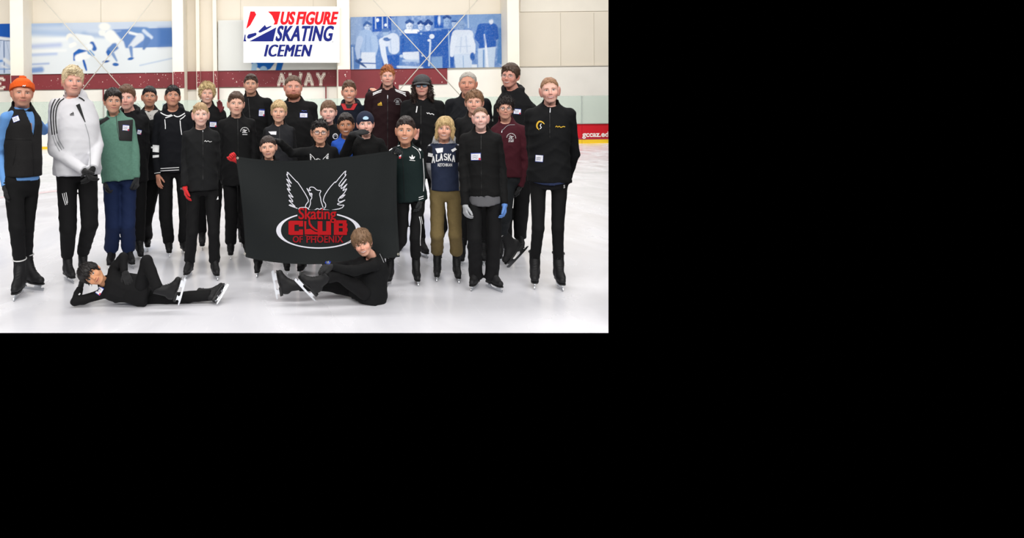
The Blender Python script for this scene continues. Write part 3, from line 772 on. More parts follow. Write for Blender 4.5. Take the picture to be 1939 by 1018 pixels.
def head_field(p):
    f = Field(); g = p.get
    fw, jw, ch, ns, ck = g('fw', 1) , g('jw', 1), g('chin', 1), g('nose', 1), g('cheek', 1)
    f.ell((0, .014, .138), (.074 * fw, .092, .087), 0)
    f.ell((0, -.030, .088), (.0615 * fw, .056, .074), .03)
    f.ell((0, -.036, .056), (.046 * jw * fw, .047, .05), .025)
    f.cap((0.049 * jw * fw, .004, .060), (0.018, -.058, .020), .016, .015, .022)
    f.cap((-.049 * jw * fw, .004, .060), (-.018, -.058, .020), .016, .015, .022)
    f.ell((0, -.066, .018), (.021 * jw, .017, .016 * ch), .018)
    f.cap((-.034 * fw, -.066, .130), (.034 * fw, -.066, .130), .012, .012, .018)
    for s in (-1, 1):
        f.ell((s * .031 * fw, -.094, .1125), (.0165, .016, .0105), .012, sub=True)
        f.ell((s * .037 * fw, -.061, .080), (.024 * ck, .022, .021 * ck), .02)
        R = rotm(-s * 24, 0, s * 8)
        er = g('ear', 1)
        f.ell((s * (.073 * fw + .004 * er), .010, .101), (.0075 * er, .019 * er, .031 * er), .006, R=R)
        f.ell((s * (.073 * fw + .0125 * er), .004, .104), (.005, .010 * er, .018 * er), .003, R=R, sub=True)
    f.cap((0, -.078, .122), (0, -.1045 * (1 + .04 * (ns - 1)), .082), .0065, .0105 * ns, .012)
    for s in (-1, 1): f.ell((s * .0118 * ns, -.093, .0775), (.0088 * ns, .011, .0078), .006)
    f.ell((0, -.084, .062), (.022, .012, .017), .014)
    f.ell((0, -.080, .046), (.026, .013, .016), .014)
    for s in (-1, 1):
        f.cap((s * .0225, -.0965, .083), (s * .034, -.084, .055), .0020, .0018, .008, sub=True)
    if g('old', 0):
        f.cap((-.02, -.03, .012), (.02, -.03, .012), .024, .024, .02)
    return f

HEADAX = [np.concatenate([np.arange(-.104, -.05, .0048), np.arange(-.05, .0501, .0034), np.arange(.0545, .106, .0048)]),
          np.concatenate([np.arange(-.128, -.05, .0036), np.arange(-.05, .125, .0060)]),
          np.concatenate([np.arange(-.022, .145, .0036), np.arange(.149, .245, .0065)])]

def skin_y(f, x, z, y0=-.135, n=34, rng_=.11):
    x = np.asarray(x, float); z = np.asarray(z, float)
    ys = np.linspace(y0, y0 + rng_, n)
    D = f.eval(x[:, None], ys[None, :], z[:, None])
    ins = D < 0
    first = np.where(ins.any(1), ins.argmax(1), n - 1); first = np.maximum(first, 1)
    i = np.arange(len(x)); d0 = D[i, first - 1]; d1 = D[i, first]
    t = np.clip(d0 / (d0 - d1 + 1e-9), 0, 1)
    return ys[first - 1] + t * (ys[1] - ys[0])

def strip(f, xs, ztop, zbot, off, rows=2, bulge=0.0):
    """patch on the face between two edges, rows across, optional bulge"""
    n = len(xs); V = []; F = []
    for r in range(rows + 1):
        t = r / rows
        z = ztop * (1 - t) + zbot * t
        y = skin_y(f, xs, z) - off - bulge * math.sin(math.pi * t)
        V.append(np.stack([xs, y, z], 1))
    for r in range(rows):
        for i in range(n - 1):
            a = r * n + i
            F.append((a, a + n, a + n + 1, a + 1))
    return np.vstack(V), F

def face_parts(f, p):
    """eyes, brows, mouth in head coordinates -> dict name: (V, F, C)"""
    out = {}
    g = p.get; fw = g('fw', 1); skin = np.array(lin(g('skin', (224, 178, 152))))
    op = g('eye_open', 1.0)
    for s in (-1, 1):
        cx, cz = s * .031 * fw, .1125
        n, mrow = 19, 7
        u = np.linspace(-1, 1, n); hw = .0150
        top = .0070 * op * np.sqrt(np.clip(1 - u ** 2, 0, 1)) ** 1.1 * (1 - .12 * s * u) + .0004
        bot = -.0046 * min(op, 1) * np.sqrt(np.clip(1 - u ** 2, 0, 1)) ** 1.2 - .0002
        tilt = g('slant', .0008) * s * u
        V = []; C = []
        base = float(skin_y(f, [cx], [cz])[0]) - .0022
        for r in range(mrow):
            t = r / (mrow - 1); z = top * (1 - t) + bot * t + tilt
            x = u * hw
            y = base + .0032 * (u ** 2) + .0012 * (z / .006) ** 2
            y = np.minimum(y, skin_y(f, cx + x, cz + z) - .0006)
            V.append(np.stack([cx + x, y, cz + z], 1))
            dx = x - g('gaze', 0) * .002; rr = np.hypot(dx, z - .0008)
            c = np.tile(np.array(lin((216, 208, 204))), (n, 1))
            c[rr < .0064] = EYE_COL[g('eyes', 'brown')]; c[rr < .0031] = (.006, .005, .005)
            c[(np.hypot(dx + .002, z - .0028) < .0011)] = (.8, .8, .8)
            C.append(c)
        F = []
        for r in range(mrow - 1):
            for i in range(n - 1):
                a = r * n + i; F.append((a, a + n, a + n + 1, a + 1))
        V = np.vstack(V); C = np.vstack(C)
        # lash line + upper and lower lid
        parts = [(V, F, C)]
        for z0, z1, col, of, bl in ((top + .0026, top + .0002, skin * .80, .0012, .0016), (top + .0012, top - .0009, np.array((.012, .008, .007)), .0024, .0012), (bot + .0002, bot - .0012, skin * .62, .0010, .0006), (bot - .0008, bot - .0036, skin * .86, .0006, .001)):
            xs = cx + u * hw * 1.04
            v, ff = strip(f, xs, cz + z0 + tilt, cz + z1 + tilt, of, 2, bl)
            # keep in front of the eyeball
            v[:, 1] = np.minimum(v[:, 1], base - .0006 + .0032 * (((v[:, 0] - cx) / hw) ** 2))
            parts.append((v, ff, np.tile(col, (len(v), 1))))
        V, F = join_vf([(a, b) for a, b, c in parts]); C = np.vstack([c for a, b, c in parts])
        out['eye' + str(s)] = (V, F, C)
        # brow
        u2 = np.linspace(0, 1, 9); bh = g('brow_h', 0)
        xs = s * fw * (.0125 + .033 * u2)
        zc = .1275 + bh + .0058 * np.sin(math.pi * np.clip(u2 * .85 + .05, 0, 1)) - .003 * u2
        th = g('brow_t', .0036) * (1 - .65 * u2) * np.minimum(1, u2 * 6 + .5)
        v, ff = strip(f, xs, zc + th, zc - th * .8, .0010, 3, .0022)
        out['brow' + str(s)] = (v, ff if s > 0 else [q[::-1] for q in ff], np.tile(np.array(lin(g('brow', (70, 50, 38)))), (len(v), 1)))
    # mouth
    mt = g('mouth', 'smile'); mw = g('mw', .026) * (1.2 if mt == 'teeth' else 1.08)
    u = np.linspace(-1, 1, 17); x = u * mw; mz = .0505
    curve = {'smile': .005, 'teeth': .0075, 'neutral': .001, 'open': .003}[mt]
    zc = mz + curve * (u ** 2) - .001
    gap = {'smile': .0004, 'teeth': .0068, 'neutral': .0003, 'open': .0066}[mt] * np.sqrt(np.clip(1 - u ** 2, 0, 1))
    lipc = np.array(lin(g('lip', (190, 112, 104)))); sh = np.sqrt(np.clip(1 - u ** 2, 0, 1)) ** .8
    ut = g('lip_t', 1) * (.0044 * sh * (1 - .18 * np.exp(-(u / .12) ** 2))) + .0004
    lt = g('lip_t', 1) * .0056 * sh + .0004
    gt = zc + gap * .35; gb = zc - gap * .95
    parts = []
    v, ff = strip(f, x, gt + ut, gt, .0006, 3, .0030); parts.append((v, ff, np.tile(lipc * .9, (len(v), 1))))
    v, ff = strip(f, x, gb, gb - lt, .0006, 3, .0036); parts.append((v, ff, np.tile(lipc * 1.08, (len(v), 1))))
    xi = x * .97
    if mt in ('teeth', 'open'):
        tb = gt - (gt - gb) * (.78 if mt == 'teeth' else .45)
        v, ff = strip(f, xi, gt, tb, .0014, 1); c = np.tile(np.array(lin((236, 230, 218))), (len(v), 1))
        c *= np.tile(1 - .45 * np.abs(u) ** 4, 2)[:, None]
        parts.append((v, ff, c))
        v, ff = strip(f, xi, tb, gb, .0012, 1); parts.append((v, ff, np.tile(np.array((.07, .015, .014)), (len(v), 1))))
    else:
        v, ff = strip(f, x * 1.03, zc + .0007, zc - .0009, .0024, 1); parts.append((v, ff, np.tile(lipc * .28, (len(v), 1))))
    V, F = join_vf([(a, b) for a, b, c in parts])
    out['mouth'] = (V, F, np.vstack([c for a, b, c in parts]))
    # nostrils
    xs = np.linspace(-.0035, .0035, 5); parts = []
    for s in (-1, 1):
        v, ff = strip(f, s * .0072 + xs, np.full(5, .0735), np.full(5, .0712) + 0 * xs, .0008, 1); parts.append((v, ff))
    v, ff = join_vf(parts); out['nostril'] = (v, ff, np.tile(skin * .30, (len(v), 1)))
    return out

def hair_field(p, h):
    g = h.get; f = Field(); fw = p.get('fw', 1)
    tt, ts, tb = g('top', .018), g('side', .009), g('back', .012)
    keys = g('line', [(-.13, .178), (-.085, .176), (-.062, .160), (-.048, .138), (-.030, .120), (-.012, .098), (.006, .108), (.024, .112), (.034, .066), (.055, .038), (.12, .034)])
    ky = np.array([k[0] for k in keys]); kz = np.array([k[1] for k in keys])
    fr = g('fringe', 0)     # lowers the line at the front, uneven
    jag = g('jag', .004); asym = g('part', 0)
    def cut(X, Y, Z):
        zh = np.interp(Y, ky, kz) + 0 * X
        frontness = np.clip((-Y - .045) / .03, 0, 1)
        zh = zh - fr * frontness + jag * np.sin(X * 260 + 1.3 * np.sin(X * 90)) * (.4 + frontness) + asym * frontness * X / .06
        zh = zh + g('widow', .3) * np.abs(X) * -frontness * .4 * (1 if not fr else 0)
        return (zh - Z) * .6
    f.ell((0, .013 + (tb - tt * .3) * .25, .141 + tt * .25), (.074 * fw + ts, .092 + tb * .8, .087 + tt * .8), 0)
    sw = g('sweep', 0)
    for e in g('blobs', []):
        f.ell(e[:3], e[3:6], e[6] if len(e) > 6 else .012)
    base_ops = list(f.ops)
    def whole(X, Y, Z):
        F = np.full(np.broadcast(X, Y, Z).shape, 1.0)
        for op, fn, lo, hi, k in base_ops: F = smin(F, fn(X, Y, Z), k)
        c = cut(X, Y, Z)
        return -smin(-F, -c, .006)
    lo = np.min([o[2] for o in base_ops], 0); hi = np.max([o[3] for o in base_ops], 0)
    F2 = Field(); F2.add(whole, lo, hi, 0)
    for e in g('locks', []):   # free hanging masses (long hair, bob)
        F2.cap(e[:3], e[3:6], e[6], e[7], .015)
    for e in g('carve', []):   # clear the face
        F2.ell(e[:3], e[3:6], .006, sub=True)
    fr_, am = g('nf', 60), g('na', .0025)
    def post(X, Y, Z):
        th = np.arctan2(X, -(Y - .03)) * 7
        return am * (np.sin(th * 3.1 + Z * fr_ * 1.1 + 2 * np.sin(Z * 40)) * .6 + np.sin(X * fr_ * 2.1 + 1.7 * np.sin(Y * fr_)) * np.sin(Y * fr_ * 1.6 + Z * fr_ * 1.3) * .7)
    F2.post = post
    return F2

def tufts(V, Fq, h, n, seed, crown=(0, .05, .22)):
    r = np.random.default_rng(seed)
    a, b, c = V[Fq[:, 0]], V[Fq[:, 1]], V[Fq[:, 2]]
    N = np.cross(b - a, V[Fq[:, 3]] - a); N /= (np.linalg.norm(N, axis=1)[:, None] + 1e-9)
    ctr = (a + c) / 2
    ok = np.nonzero((N @ np.array([0, 0, 1.0]) > -.75) & (ctr[:, 2] > h.get('tmin', .04)) & (ctr[:, 2] < h.get('tmax', 1)))[0]
    pick = r.choice(ok, n); Pn = ctr[pick]; Nn = N[pick]
    flow = Pn - np.array(crown)
    flow += np.array(h.get('comb', (0, 0, -.05)))
    flow += r.normal(0, h.get('mess', .010), flow.shape)
    top = Pn[:, 2] > .19
    flow[top] += np.array(h.get('topcomb', (0.02, -.06, 0)))
    flow -= Nn * np.sum(flow * Nn, 1)[:, None]
    flow /= (np.linalg.norm(flow, axis=1)[:, None] + 1e-9)
    side = np.cross(Nn, flow)
    L = h.get('tl', .03) * r.uniform(.6, 1.25, n); w = h.get('tw', .0028) * r.uniform(.6, 1.3, n); lift = h.get('lift', .16) * r.uniform(.2, 1.2, n)
    curl = h.get('curl', 0.0); ph = r.uniform(0, 6.28, n)
    Vs = []; S = 4
    for k in range(S + 1):
        t = k / S
        p_ = Pn - Nn * .003 + flow * (L * t)[:, None] + Nn * (L * lift * math.sin(t * 2.2))[:, None] - Nn * ((L * t) ** 2 / .17 * h.get('hug', 1.0))[:, None]
        if curl: p_ = p_ + side * (curl * np.sin(ph + t * 6))[:, None] + Nn * (curl * np.cos(ph + t * 6))[:, None]
        ww = (w * (1 - t) ** .6 + .0003)[:, None]
        Vs += [p_ + side * ww, p_ + Nn * ww * .7, p_ - side * ww]
    V2 = np.stack(Vs, 1)     # n, 3(S+1), 3
    F = []
    base = np.arange(n) * (3 * (S + 1))
    for k in range(S):
        for q in range(3):
            q2 = (q + 1) % 3
            F.append(np.stack([base + 3 * k + q, base + 3 * k + q2, base + 3 * k + 3 + q2, base + 3 * k + 3 + q], 1))
    return V2.reshape(-1, 3), np.vstack(F)

def hand_field(curl, spread=.3, thumb=.5, big=0.0):
    f = Field(); r0 = big
    f.cap((0, 0, -.03), (0, 0, .01), .024 + r0, .026 + r0, 0)
    for x in (-.027, -.009, .009, .026):
        f.cap((x * .75, 0, .012), (x, 0, .078 - abs(x - .003) * .28), .0125 + r0, .0105 + r0, .012)
    for i, (x, l) in enumerate(((-.031, .060), (-.0105, .076), (.0105, .082), (.031, .072))):
        p = np.array((x, 0, .080 - abs(x - .003) * .25)); an = 0.0; cc = curl[i] if isinstance(curl, (list, tuple)) else curl
        fan = x * spread * 9
        for j, (fr, ra, rb) in enumerate(((.45, .0092, .0082), (.32, .0082, .0074), (.25, .0074, .0060))):
            an += cc * (1.0, 1.15, .8)[j]
            d = np.array((math.sin(fan) * math.cos(an), -math.sin(an), math.cos(an) * math.cos(fan)))
            q = p + d * l * fr
            f.cap(p, q, ra + r0, rb + r0, .003 if j else .006); p = q
    # thumb leaves the side of the palm near its base
    p = np.array((.026, -.004, .022)); sp = .95 - thumb * .5
    for j, (l, ra, rb) in enumerate(((.036, .0135, .0112), (.030, .0108, .0095), (.024, .0095, .0075))):
        d = np.array((math.sin(sp), -.25 - .5 * thumb * j * .4, math.cos(sp))); d /= np.linalg.norm(d)
        q = p + d * l; f.cap(p, q, ra + r0, rb + r0, .006); p = q; sp -= .28 * thumb + .1
    return f
_HC = {}
def hand_mesh(curl, spread, thumb, big):
    k = (curl, spread, thumb, big)
    if k not in _HC: _HC[k] = hand_field(list(curl) if isinstance(curl, tuple) else curl, spread, thumb, big).mesh(.0042)
    return _HC[k]

def place_hand(wr, d, side, palm, scale, curl=.35, spread=.15, thumb=.5, big=0.0):
    """wr wrist, d pointing direction, side +1/-1 where the thumb lies, palm = palm normal (fingers curl towards it)"""
    V, F = hand_mesh(curl, spread, thumb, big)
    z = np.array(d, float); z /= np.linalg.norm(z)
    n = np.array(palm, float); n -= z * (n @ z); n /= np.linalg.norm(n)
    x = np.cross(-n, z)      # local -y is the palm side
    V = V * scale
    if side < 0:
        V = V * np.array([-1, 1, 1]); F = F[:, ::-1]
    W_ = V[:, :1] * x + V[:, 1:2] * (-n) + V[:, 2:3] * z + np.array(wr)
    return W_, F

# ---- skate: boot template facing -y, blade touching z = 0
_SK = {}
def skate_parts():
    if _SK: return _SK
    f = Field()
    top = ((0, .05, .305), (0, -.15, 1))
    f.cap((0, -.112, .088), (0, -.05, .100), .034, .040, 0)
    f.cap((0, -.05, .100), (0, .07, .118), .040, .042, .02)
    f.cap((0, -.045, .105), (0, .030, .205), .034, .042, .03)
    f.cap((0, .052, .115), (0, .048, .34), .047, .055, .03, cut=top)
    f.cap((0, .085, .110), (0, .085, .13), .036, .040, .02)
    f.sub(lambda X, Y, Z: (Z - np.interp(Y, [-.16, -.02, .06], [.060, .062, .078])) + 0 * X, (-.2, -.3, -.1), (.2, .3, .12), .006)
    _SK['boot'] = f.mesh(.0085)
    # sole + heel
    n = 22; prof = []
    for i in range(n):
        a = 2 * math.pi * i / n
        y = -.005 + .142 * math.cos(a) * -1; w = .037 * (1 - .22 * math.cos(a - math.pi)) * abs(math.sin(a)) ** .6 * np.sign(math.sin(a))
        prof.append((w, y))
    V = []; F = []
    for x, y in prof:
        zt = float(np.interp(y, [-.16, -.02, .06], [.064, .066, .082]))
        V += [(x, y, zt), (x, y, zt - .011)]
    for i in range(n):
        j = (i + 1) % n; F.append((2 * i, 2 * i + 1, 2 * j + 1, 2 * j))
    F.append(tuple(2 * i for i in range(n))); F.append(tuple(2 * i + 1 for i in reversed(range(n))))
    hl = box_vf((-.027, .045, .052), (.027, .132, .074))
    _SK['sole'] = join_vf([(np.array(V), F), hl])
    # blade with two stanchions, plates and toe picks
    pr = [(-.148, .030), (-.152, .020), (-.146, .012), (-.150, .010), (-.142, .005), (-.146, .003), (-.134, .0012), (-.06, 0), (.05, 0), (.14, .0015), (.168, .006), (.172, .012), (.150, .020), (-.06, .022), (-.12, .026)]
    def plate(pr, t):
        m = len(pr); V = [(-t, y, z) for y, z in pr] + [(t, y, z) for y, z in pr]
        F = [tuple(range(m)), tuple(reversed(range(m, 2 * m)))] + [(i, (i + 1) % m, (i + 1) % m + m, i + m)[::-1] for i in range(m)]
        return np.array(V), F
    ps = [plate(pr, .0021), plate([(-.105, .020), (-.030, .020), (-.045, .034), (-.040, .052), (-.125, .052), (-.122, .036)], .005),
          plate([(.055, .020), (.118, .020), (.108, .036), (.120, .054), (.055, .054), (.068, .036)], .005),
          box_vf((-.022, -.125, .050), (.022, -.03, .054)), box_vf((-.020, .048, .051), (.020, .126, .0545))]
    _SK['blade'] = join_vf(ps)
    lc = []
    for k in range(7):
        t = k / 6; yc = -.062 + .082 * t + (.004 if k == 6 else 0); zc = .137 + .118 * t - (.006 if k == 0 else 0); yc = yc + (-.004)
        w = .020
        lc.append(tube([(-w, yc + .006, zc - .004), (-w * .4, yc - .004, zc), (w * .4, yc - .004, zc + .004), (w, yc + .006, zc + .008)], .0023, 5))
    lc.append(tube([(0, .004, .262), (.016, -.014, .268), (.026, .0, .258), (.010, -.006, .258)], .0022, 5)); lc.append(tube([(0, .004, .262), (-.018, -.012, .266), (-.026, .0, .25)], .0022, 5))
    _SK['laces'] = join_vf(lc)
    return _SK

m_blade = mat('skate blade', rgb(205, 208, 212)[:3], 0.18, metal=1.0)
m_boot = mat('black boot leather', rgb(21, 21, 23)[:3], 0.62, spec=.3, bump=.1, bscale=90)
m_sole = mat('black sole', rgb(16, 16, 17)[:3], 0.5)
m_lace = mat('black lace', rgb(34, 34, 36)[:3], 0.7)
m_bladep = mat('white blade holder', rgb(222, 224, 228)[:3], 0.35)
SK_ME = {}
def add_skate(parent, origin, R, s, bladem=None, laces=None):
    T = skate_parts(); objs = []
    def one(nm, part, m, par):
        key = (part, m.name)
        if key not in SK_ME:
            V, F = T[part]
            o = mk(nm, V, F, m, None, smooth=part in ('boot', 'laces')); SK_ME[key] = o.data
        else:
            o = bpy.data.objects.new(nm, SK_ME[key]); COL.objects.link(o)
        o.parent = par
        return o
    b = one('skate_boot', 'boot', m_boot, parent)
    M = np.eye(4); M[:3, :3] = R @ np.diag([.90, 1, 1]) * s; M[:3, 3] = origin
    b.matrix_local = Matrix(M.tolist())
    one('sole', 'sole', m_sole, b); one('blade', 'blade', bladem or m_blade, b); one('laces', 'laces', laces or m_lace, b)
    return b

# ---- torso loft
def torso_fn(prof, O, R, T, off=0.0, n=2.4, cut=None):
    """prof rows: (t, half width, half depth, y shift); R columns = torso axes"""
    pr = np.array(prof, float); zt = pr[:, 0] * T
    def fn(X, Y, Z):
        x, y, z = X - O[0], Y - O[1], Z - O[2]
        lx = R[0][0] * x + R[1][0] * y + R[2][0] * z
        ly = R[0][1] * x + R[1][1] * y + R[2][1] * z
        lz = R[0][2] * x + R[1][2] * y + R[2][2] * z
        w = np.interp(lz, zt, pr[:, 1]) + off; d = np.interp(lz, zt, pr[:, 2]) + off; ys = np.interp(lz, zt, pr[:, 3])
        q = (np.abs(lx) / w) ** n + (np.abs(ly - ys) / d) ** n
        q = (q ** (1.0 / n) - 1) * np.minimum(w, d)
        q = np.maximum(q, np.maximum(zt[0] - lz, lz - zt[-1]))
        if cut is not None: q = np.maximum(q, cut(lx, ly, lz))
        return q
    return fn

def wrinkle(amp, k=1.0, seed=0.0):
    """cloth folds: rings on the sleeves, slanting folds on the trunk"""
    def post(X, Y, Z):
        wx = X + .03 * np.sin(Z * 9 + seed) ; wz = Z + .025 * np.sin(X * 14 + seed * 1.7) + .02 * np.sin(Y * 16 + Z * 6)
        r1 = 1 - np.abs(np.sin(wz * 30 * k + np.abs(X) * 16 + 1.4 * np.sin(Y * 13 + seed)))
        r2 = 1 - np.abs(np.sin(wx * 17 * k + wz * 11 + seed))
        r3 = 1 - np.abs(np.sin(wx * 15 * k - wz * 15 + 2 + seed * .5))
        m = .5 + .5 * np.sin(Z * 7 + X * 9 + seed * 3)
        return -amp * (r1 ** 2 * (.55 + .7 * m) + r2 ** 3 * 1.1 * (1 - m) + r3 ** 3 * .9 * m - .55)
    return post

HEADCACHE = {}
def darker(c):
    return tuple(x * .74 for x in c) if max(c) < 60 else c

def person(d):
    """build one figure from the measured pose"""
    g = d.get
    Y0 = g('Y'); s = FPX / Y0
    hx, cy, chy = d['head']                      # head centre x, crown y, chin y in the photograph
    ctrw = P(hx, (cy + chy) / 2, Y0 - .03)
    hh = (chy - cy) / s
    hs = hh / (.225 + (.80 * d['hair'].get('top', .016) if d.get('hair') and not d.get('hat') else .008))
    crown_z = ctrw[2] + hh / 2; chin_z = ctrw[2] - hh / 2
    hgt = g('h', crown_z)
    k = hgt / 1.75
    bx = g('bx', hx); base = np.array([P(bx, 400, Y0)[0], Y0, 0.0])
    if 'base' in d: base = np.array(d['base'], float)
    root = bpy.data.objects.new('person', None); COL.objects.link(root); root.location = base
    tag(root, d['label'], 'person', 'skaters posing for the group photograph')
    def Q(px, py, dy=0.0): return P(px, py, Y0 + dy) - base
    head_c = ctrw - base; head_c = head_c - np.array([0, 0, 0 if d.get('hat') or not d.get('hair') else 0])
    lift = .085
    cyaw = 0 if 'pel' in d else -math.degrees(math.atan2(base[0], Y0))     # they look towards the photographer
    yaw = g('yaw', 0) + cyaw; Rt = rotm(yaw, g('lean', 0), g('tilt', 0))
    # ---------------- joints
    J = {}
    zsh = chin_z - g('neck', .052) * k
    cxl = Q(hx, cy)[0] * .5
    nb = np.array([Q(g('nx', bx), cy)[0], .025, zsh + .035 * k]) if 'nb' not in d else Q(*d['nb'])
    J['nb'] = nb
    pel = np.array([Q(g('px', bx), cy)[0], .02, g('hipz', lift + .515 * (hgt - lift))]) if 'pel' not in d else Q(*d['pel'])
    shw = g('shw', .165) * k
    fat = g('fat', .92 if k < .98 else 1.0)
    if 'sh' in d:
        J['sl'], J['sr'] = Q(*d['sh'][0]), Q(*d['sh'][1])
    else:
        shw *= .86; J['sl'] = nb + Rt @ np.array([-shw, 0, -.078 * k]); J['sr'] = nb + Rt @ np.array([shw, 0, -.078 * k])
    # torso frame from pelvis to neck, with shoulder axis
    zt = nb - pel; T = float(np.linalg.norm(zt)); zt /= T
    xa = J['sr'] - J['sl']; xa -= zt * (xa @ zt); xa /= np.linalg.norm(xa)
    ya = np.cross(zt, xa)
    if 'front' in d:
        fr = np.array(d['front'], float); ya = -fr; ya -= zt * (ya @ zt); ya /= np.linalg.norm(ya); xa = np.cross(ya, zt)
    TR = np.stack([xa, ya, zt], 1)
    for sd, sg_ in (('l', -1), ('r', 1)):
        S_ = J['s' + sd]
        a = g('arm_' + sd)
        if a == 'back':
            e = S_ + Rt @ np.array([sg_ * .075, .09, -.27]) * k; w = e + Rt @ np.array([-sg_ * .13, .10, -.16]) * k
        elif a is None:
            e = S_ + Rt @ np.array([sg_ * .026, .03, -.285]) * k; w = e + Rt @ np.array([sg_ * .004, -.05, -.235]) * k
        else:
            e, w = Q(*a[0]), Q(*a[1])
        J['e' + sd], J['w' + sd] = e, w
        hp = TR @ np.array([sg_ * .085 * k, 0, 0]) + pel
        J['h' + sd] = hp if g('hip_' + sd) is None else Q(*d['hip_' + sd])
        ft = g('foot_' + sd)
        if ft is None: ft = (bx + sg_ * 22, None, 0)
        if ft[1] is None:
            gx = Q(ft[0], cy)[0]; c_ = np.array([gx, (ft[3] if len(ft) > 3 else 0.0), 0.0])
        elif len(ft) > 3 and ft[3] is not None:
            c_ = Q(ft[0], ft[1], ft[3])
        else:
            c_ = ground(ft[0], ft[1]) - base; c_[1] = np.clip(c_[1], -.16, .22)
        fy = ft[2]
        fs = g('fs', .86) * (k ** .7 if k < 1 else 1)
        FR = rotm(fy + cyaw, 0, 0)
        if g('footM_' + sd) is not None:       # toe direction and sole-to-ankle direction
            toe, up_ = [np.array(q, float) for q in d['footM_' + sd]]
            toe /= np.linalg.norm(toe); up_ -= toe * (up_ @ toe); up_ /= np.linalg.norm(up_)
            FR = np.stack([np.cross(-toe, up_), -toe, up_], 1)
        J['f' + sd] = (c_, FR, fs)
        an = c_ + FR @ np.array([0, .05, .16]) * fs
        kn = g('knee_' + sd)
        kn = Q(*kn) if kn is not None else (J['h' + sd] + an) / 2 + Rt @ np.array([sg_ * .01, -.035, .01])
        J['k' + sd], J['a' + sd] = kn, an
    # ---------------- head
    hr_ = g('hrot', (0, 0, 0)); HR = rotm(hr_[0] + cyaw, hr_[1], hr_[2])
    def H2L(V): return (np.asarray(V) - np.array([0, 0, .114])) @ (HR * hs).T + head_c
    def L2H(p): return (np.array(p) - head_c) @ HR / hs + np.array([0, 0, .114])
    face = dict(d.get('face', {})); face['fw'] = face.get('fw', 1) * 1.055; face['ear'] = face.get('ear', 1) * 1.12
    hf = head_field(face)
    nbh = L2H(nb)
    nr = g('neckr', .050) * min(1.0, k ** .5) / hs
    hf.cap((0, .018, .045), (nbh[0], nbh[1], nbh[2]), nr * .95, nr * 1.08, .02)
    ax = [HEADAX[0], HEADAX[1], HEADAX[2]]
    ext = max(.10, -nbh[2] + .03)
    ax = [a for a in HEADAX]; ax[2] = np.concatenate([np.arange(-ext, -.022, .009), HEADAX[2]])
    xl = min(-.11, nbh[0] - nr - .01); xh = max(.11, nbh[0] + nr + .01); yh = max(.13, nbh[1] + nr + .015); yl = min(-.13, nbh[1] - nr - .01)
    ax[0] = np.concatenate([np.arange(xl, -.104, .008), HEADAX[0], np.arange(.11, xh, .008)])
    ax[1] = np.concatenate([np.arange(yl, -.128, .008), HEADAX[1], np.arange(.129, yh, .008)])
    HV, HF = hf.mesh(0, ax)
    skin = np.array(lin(face.get('skin', (224, 178, 152))))
    def skincol(V):
        C = np.tile(skin, (len(V), 1))
        red = np.zeros(len(V))
        for c, r, a in (((-.038, -.07, .078), .024, .5), ((.038, -.07, .078), .024, .5), ((0, -.105, .082), .016, .6), ((.082, .01, .1), .03, .8), ((-.082, .01, .1), .03, .8)):
            red += a * np.exp(-np.sum((V - np.array(c)) ** 2, 1) / r ** 2)
        red = np.clip(red * face.get('blush', .6), 0, 1)[:, None]
        tint = skin * np.array([1.0, .62, .60])
        C = C * (1 - red) + tint * red
        if face.get('stubble'):
            m = np.clip(1 - np.sum(((V - np.array([0, -.06, .035])) / np.array([.07, .06, .036])) ** 2, 1), 0, 1)[:, None] * face['stubble']
            C = C * (1 - m) + np.array(lin((110, 92, 84))) * m
        if 'buzz' in face:   # cropped hair: scalp tone
            zz = V[:, 2] + np.clip(-V[:, 1] - .03, 0, 1) * -.25
            m = np.clip((zz - .150) / .02, 0, 1)[:, None] * .75
            C = C * (1 - m) + np.array(lin(face['buzz'])) * m
        return C
    HC = skincol(HV)
    # ---------------- body surface under the clothes
    bf = Field()
    PR = lambda o: [(-.16, (.105 * min(1, fat) + o) * k, (.070 + o) * k, .012), (-.06, (.138 * min(1, fat) + o) * k, (.095 + o) * k, .012), (.05, (.140 * min(1, fat) + o) * k, (.098 + o) * k, .008), (.30, (.122 * fat + o) * k, (.092 * fat + o) * k, -.004), (.60, (.132 * fat + o) * k, (.102 * fat + o) * k, -.006), (.80, (.130 * fat ** .5 + o) * k, (.098 + o) * k, 0), (.90, (.115 + o) * k, (.075 + o * .8) * k, .006), (1.0, (.060 + o * .6) * k, (.058 + o * .6) * k, .006)]
    def bb(m=.30): 
        pts = np.array([pel + TR @ np.array([a * .24 * k, b * .2 * k, c]) for a in (-1, 1) for b in (-1, 1) for c in (-.2 * T, 1.08 * T)])
        return pts.min(0), pts.max(0)
    lo, hi = bb()
    bf.add(torso_fn(PR(0), pel, TR, T), lo, hi, 0)
    lw = g('leg', 1.0)
    for sd in 'lr':
        bf.cap(J['s' + sd], J['e' + sd], .036 * k, .032 * k, .02); bf.cap(J['e' + sd], J['w' + sd], .032 * k, .025 * k, .008)
        c_, FR, fs = J['f' + sd]; top_ = c_ + FR @ np.array([0, .05, .27]) * fs
        bf.cap(J['h' + sd], J['k' + sd], .058 * k, .038 * k, .025); bf.cap(J['k' + sd], top_, .037 * k, .028 * k, .01); bf.cap(top_, J['a' + sd], .028 * k, .026 * k, .01)
    BV, BF = bf.mesh(.019)
    Vs, Fs, Cs = [BV, H2L(HV)], [BF, HF + len(BV)], [np.tile(skin, (len(BV), 1)), HC]
    off = len(BV) + len(HV)
    hsz = g('hand', .90) * (k ** .55)
    gloves = []
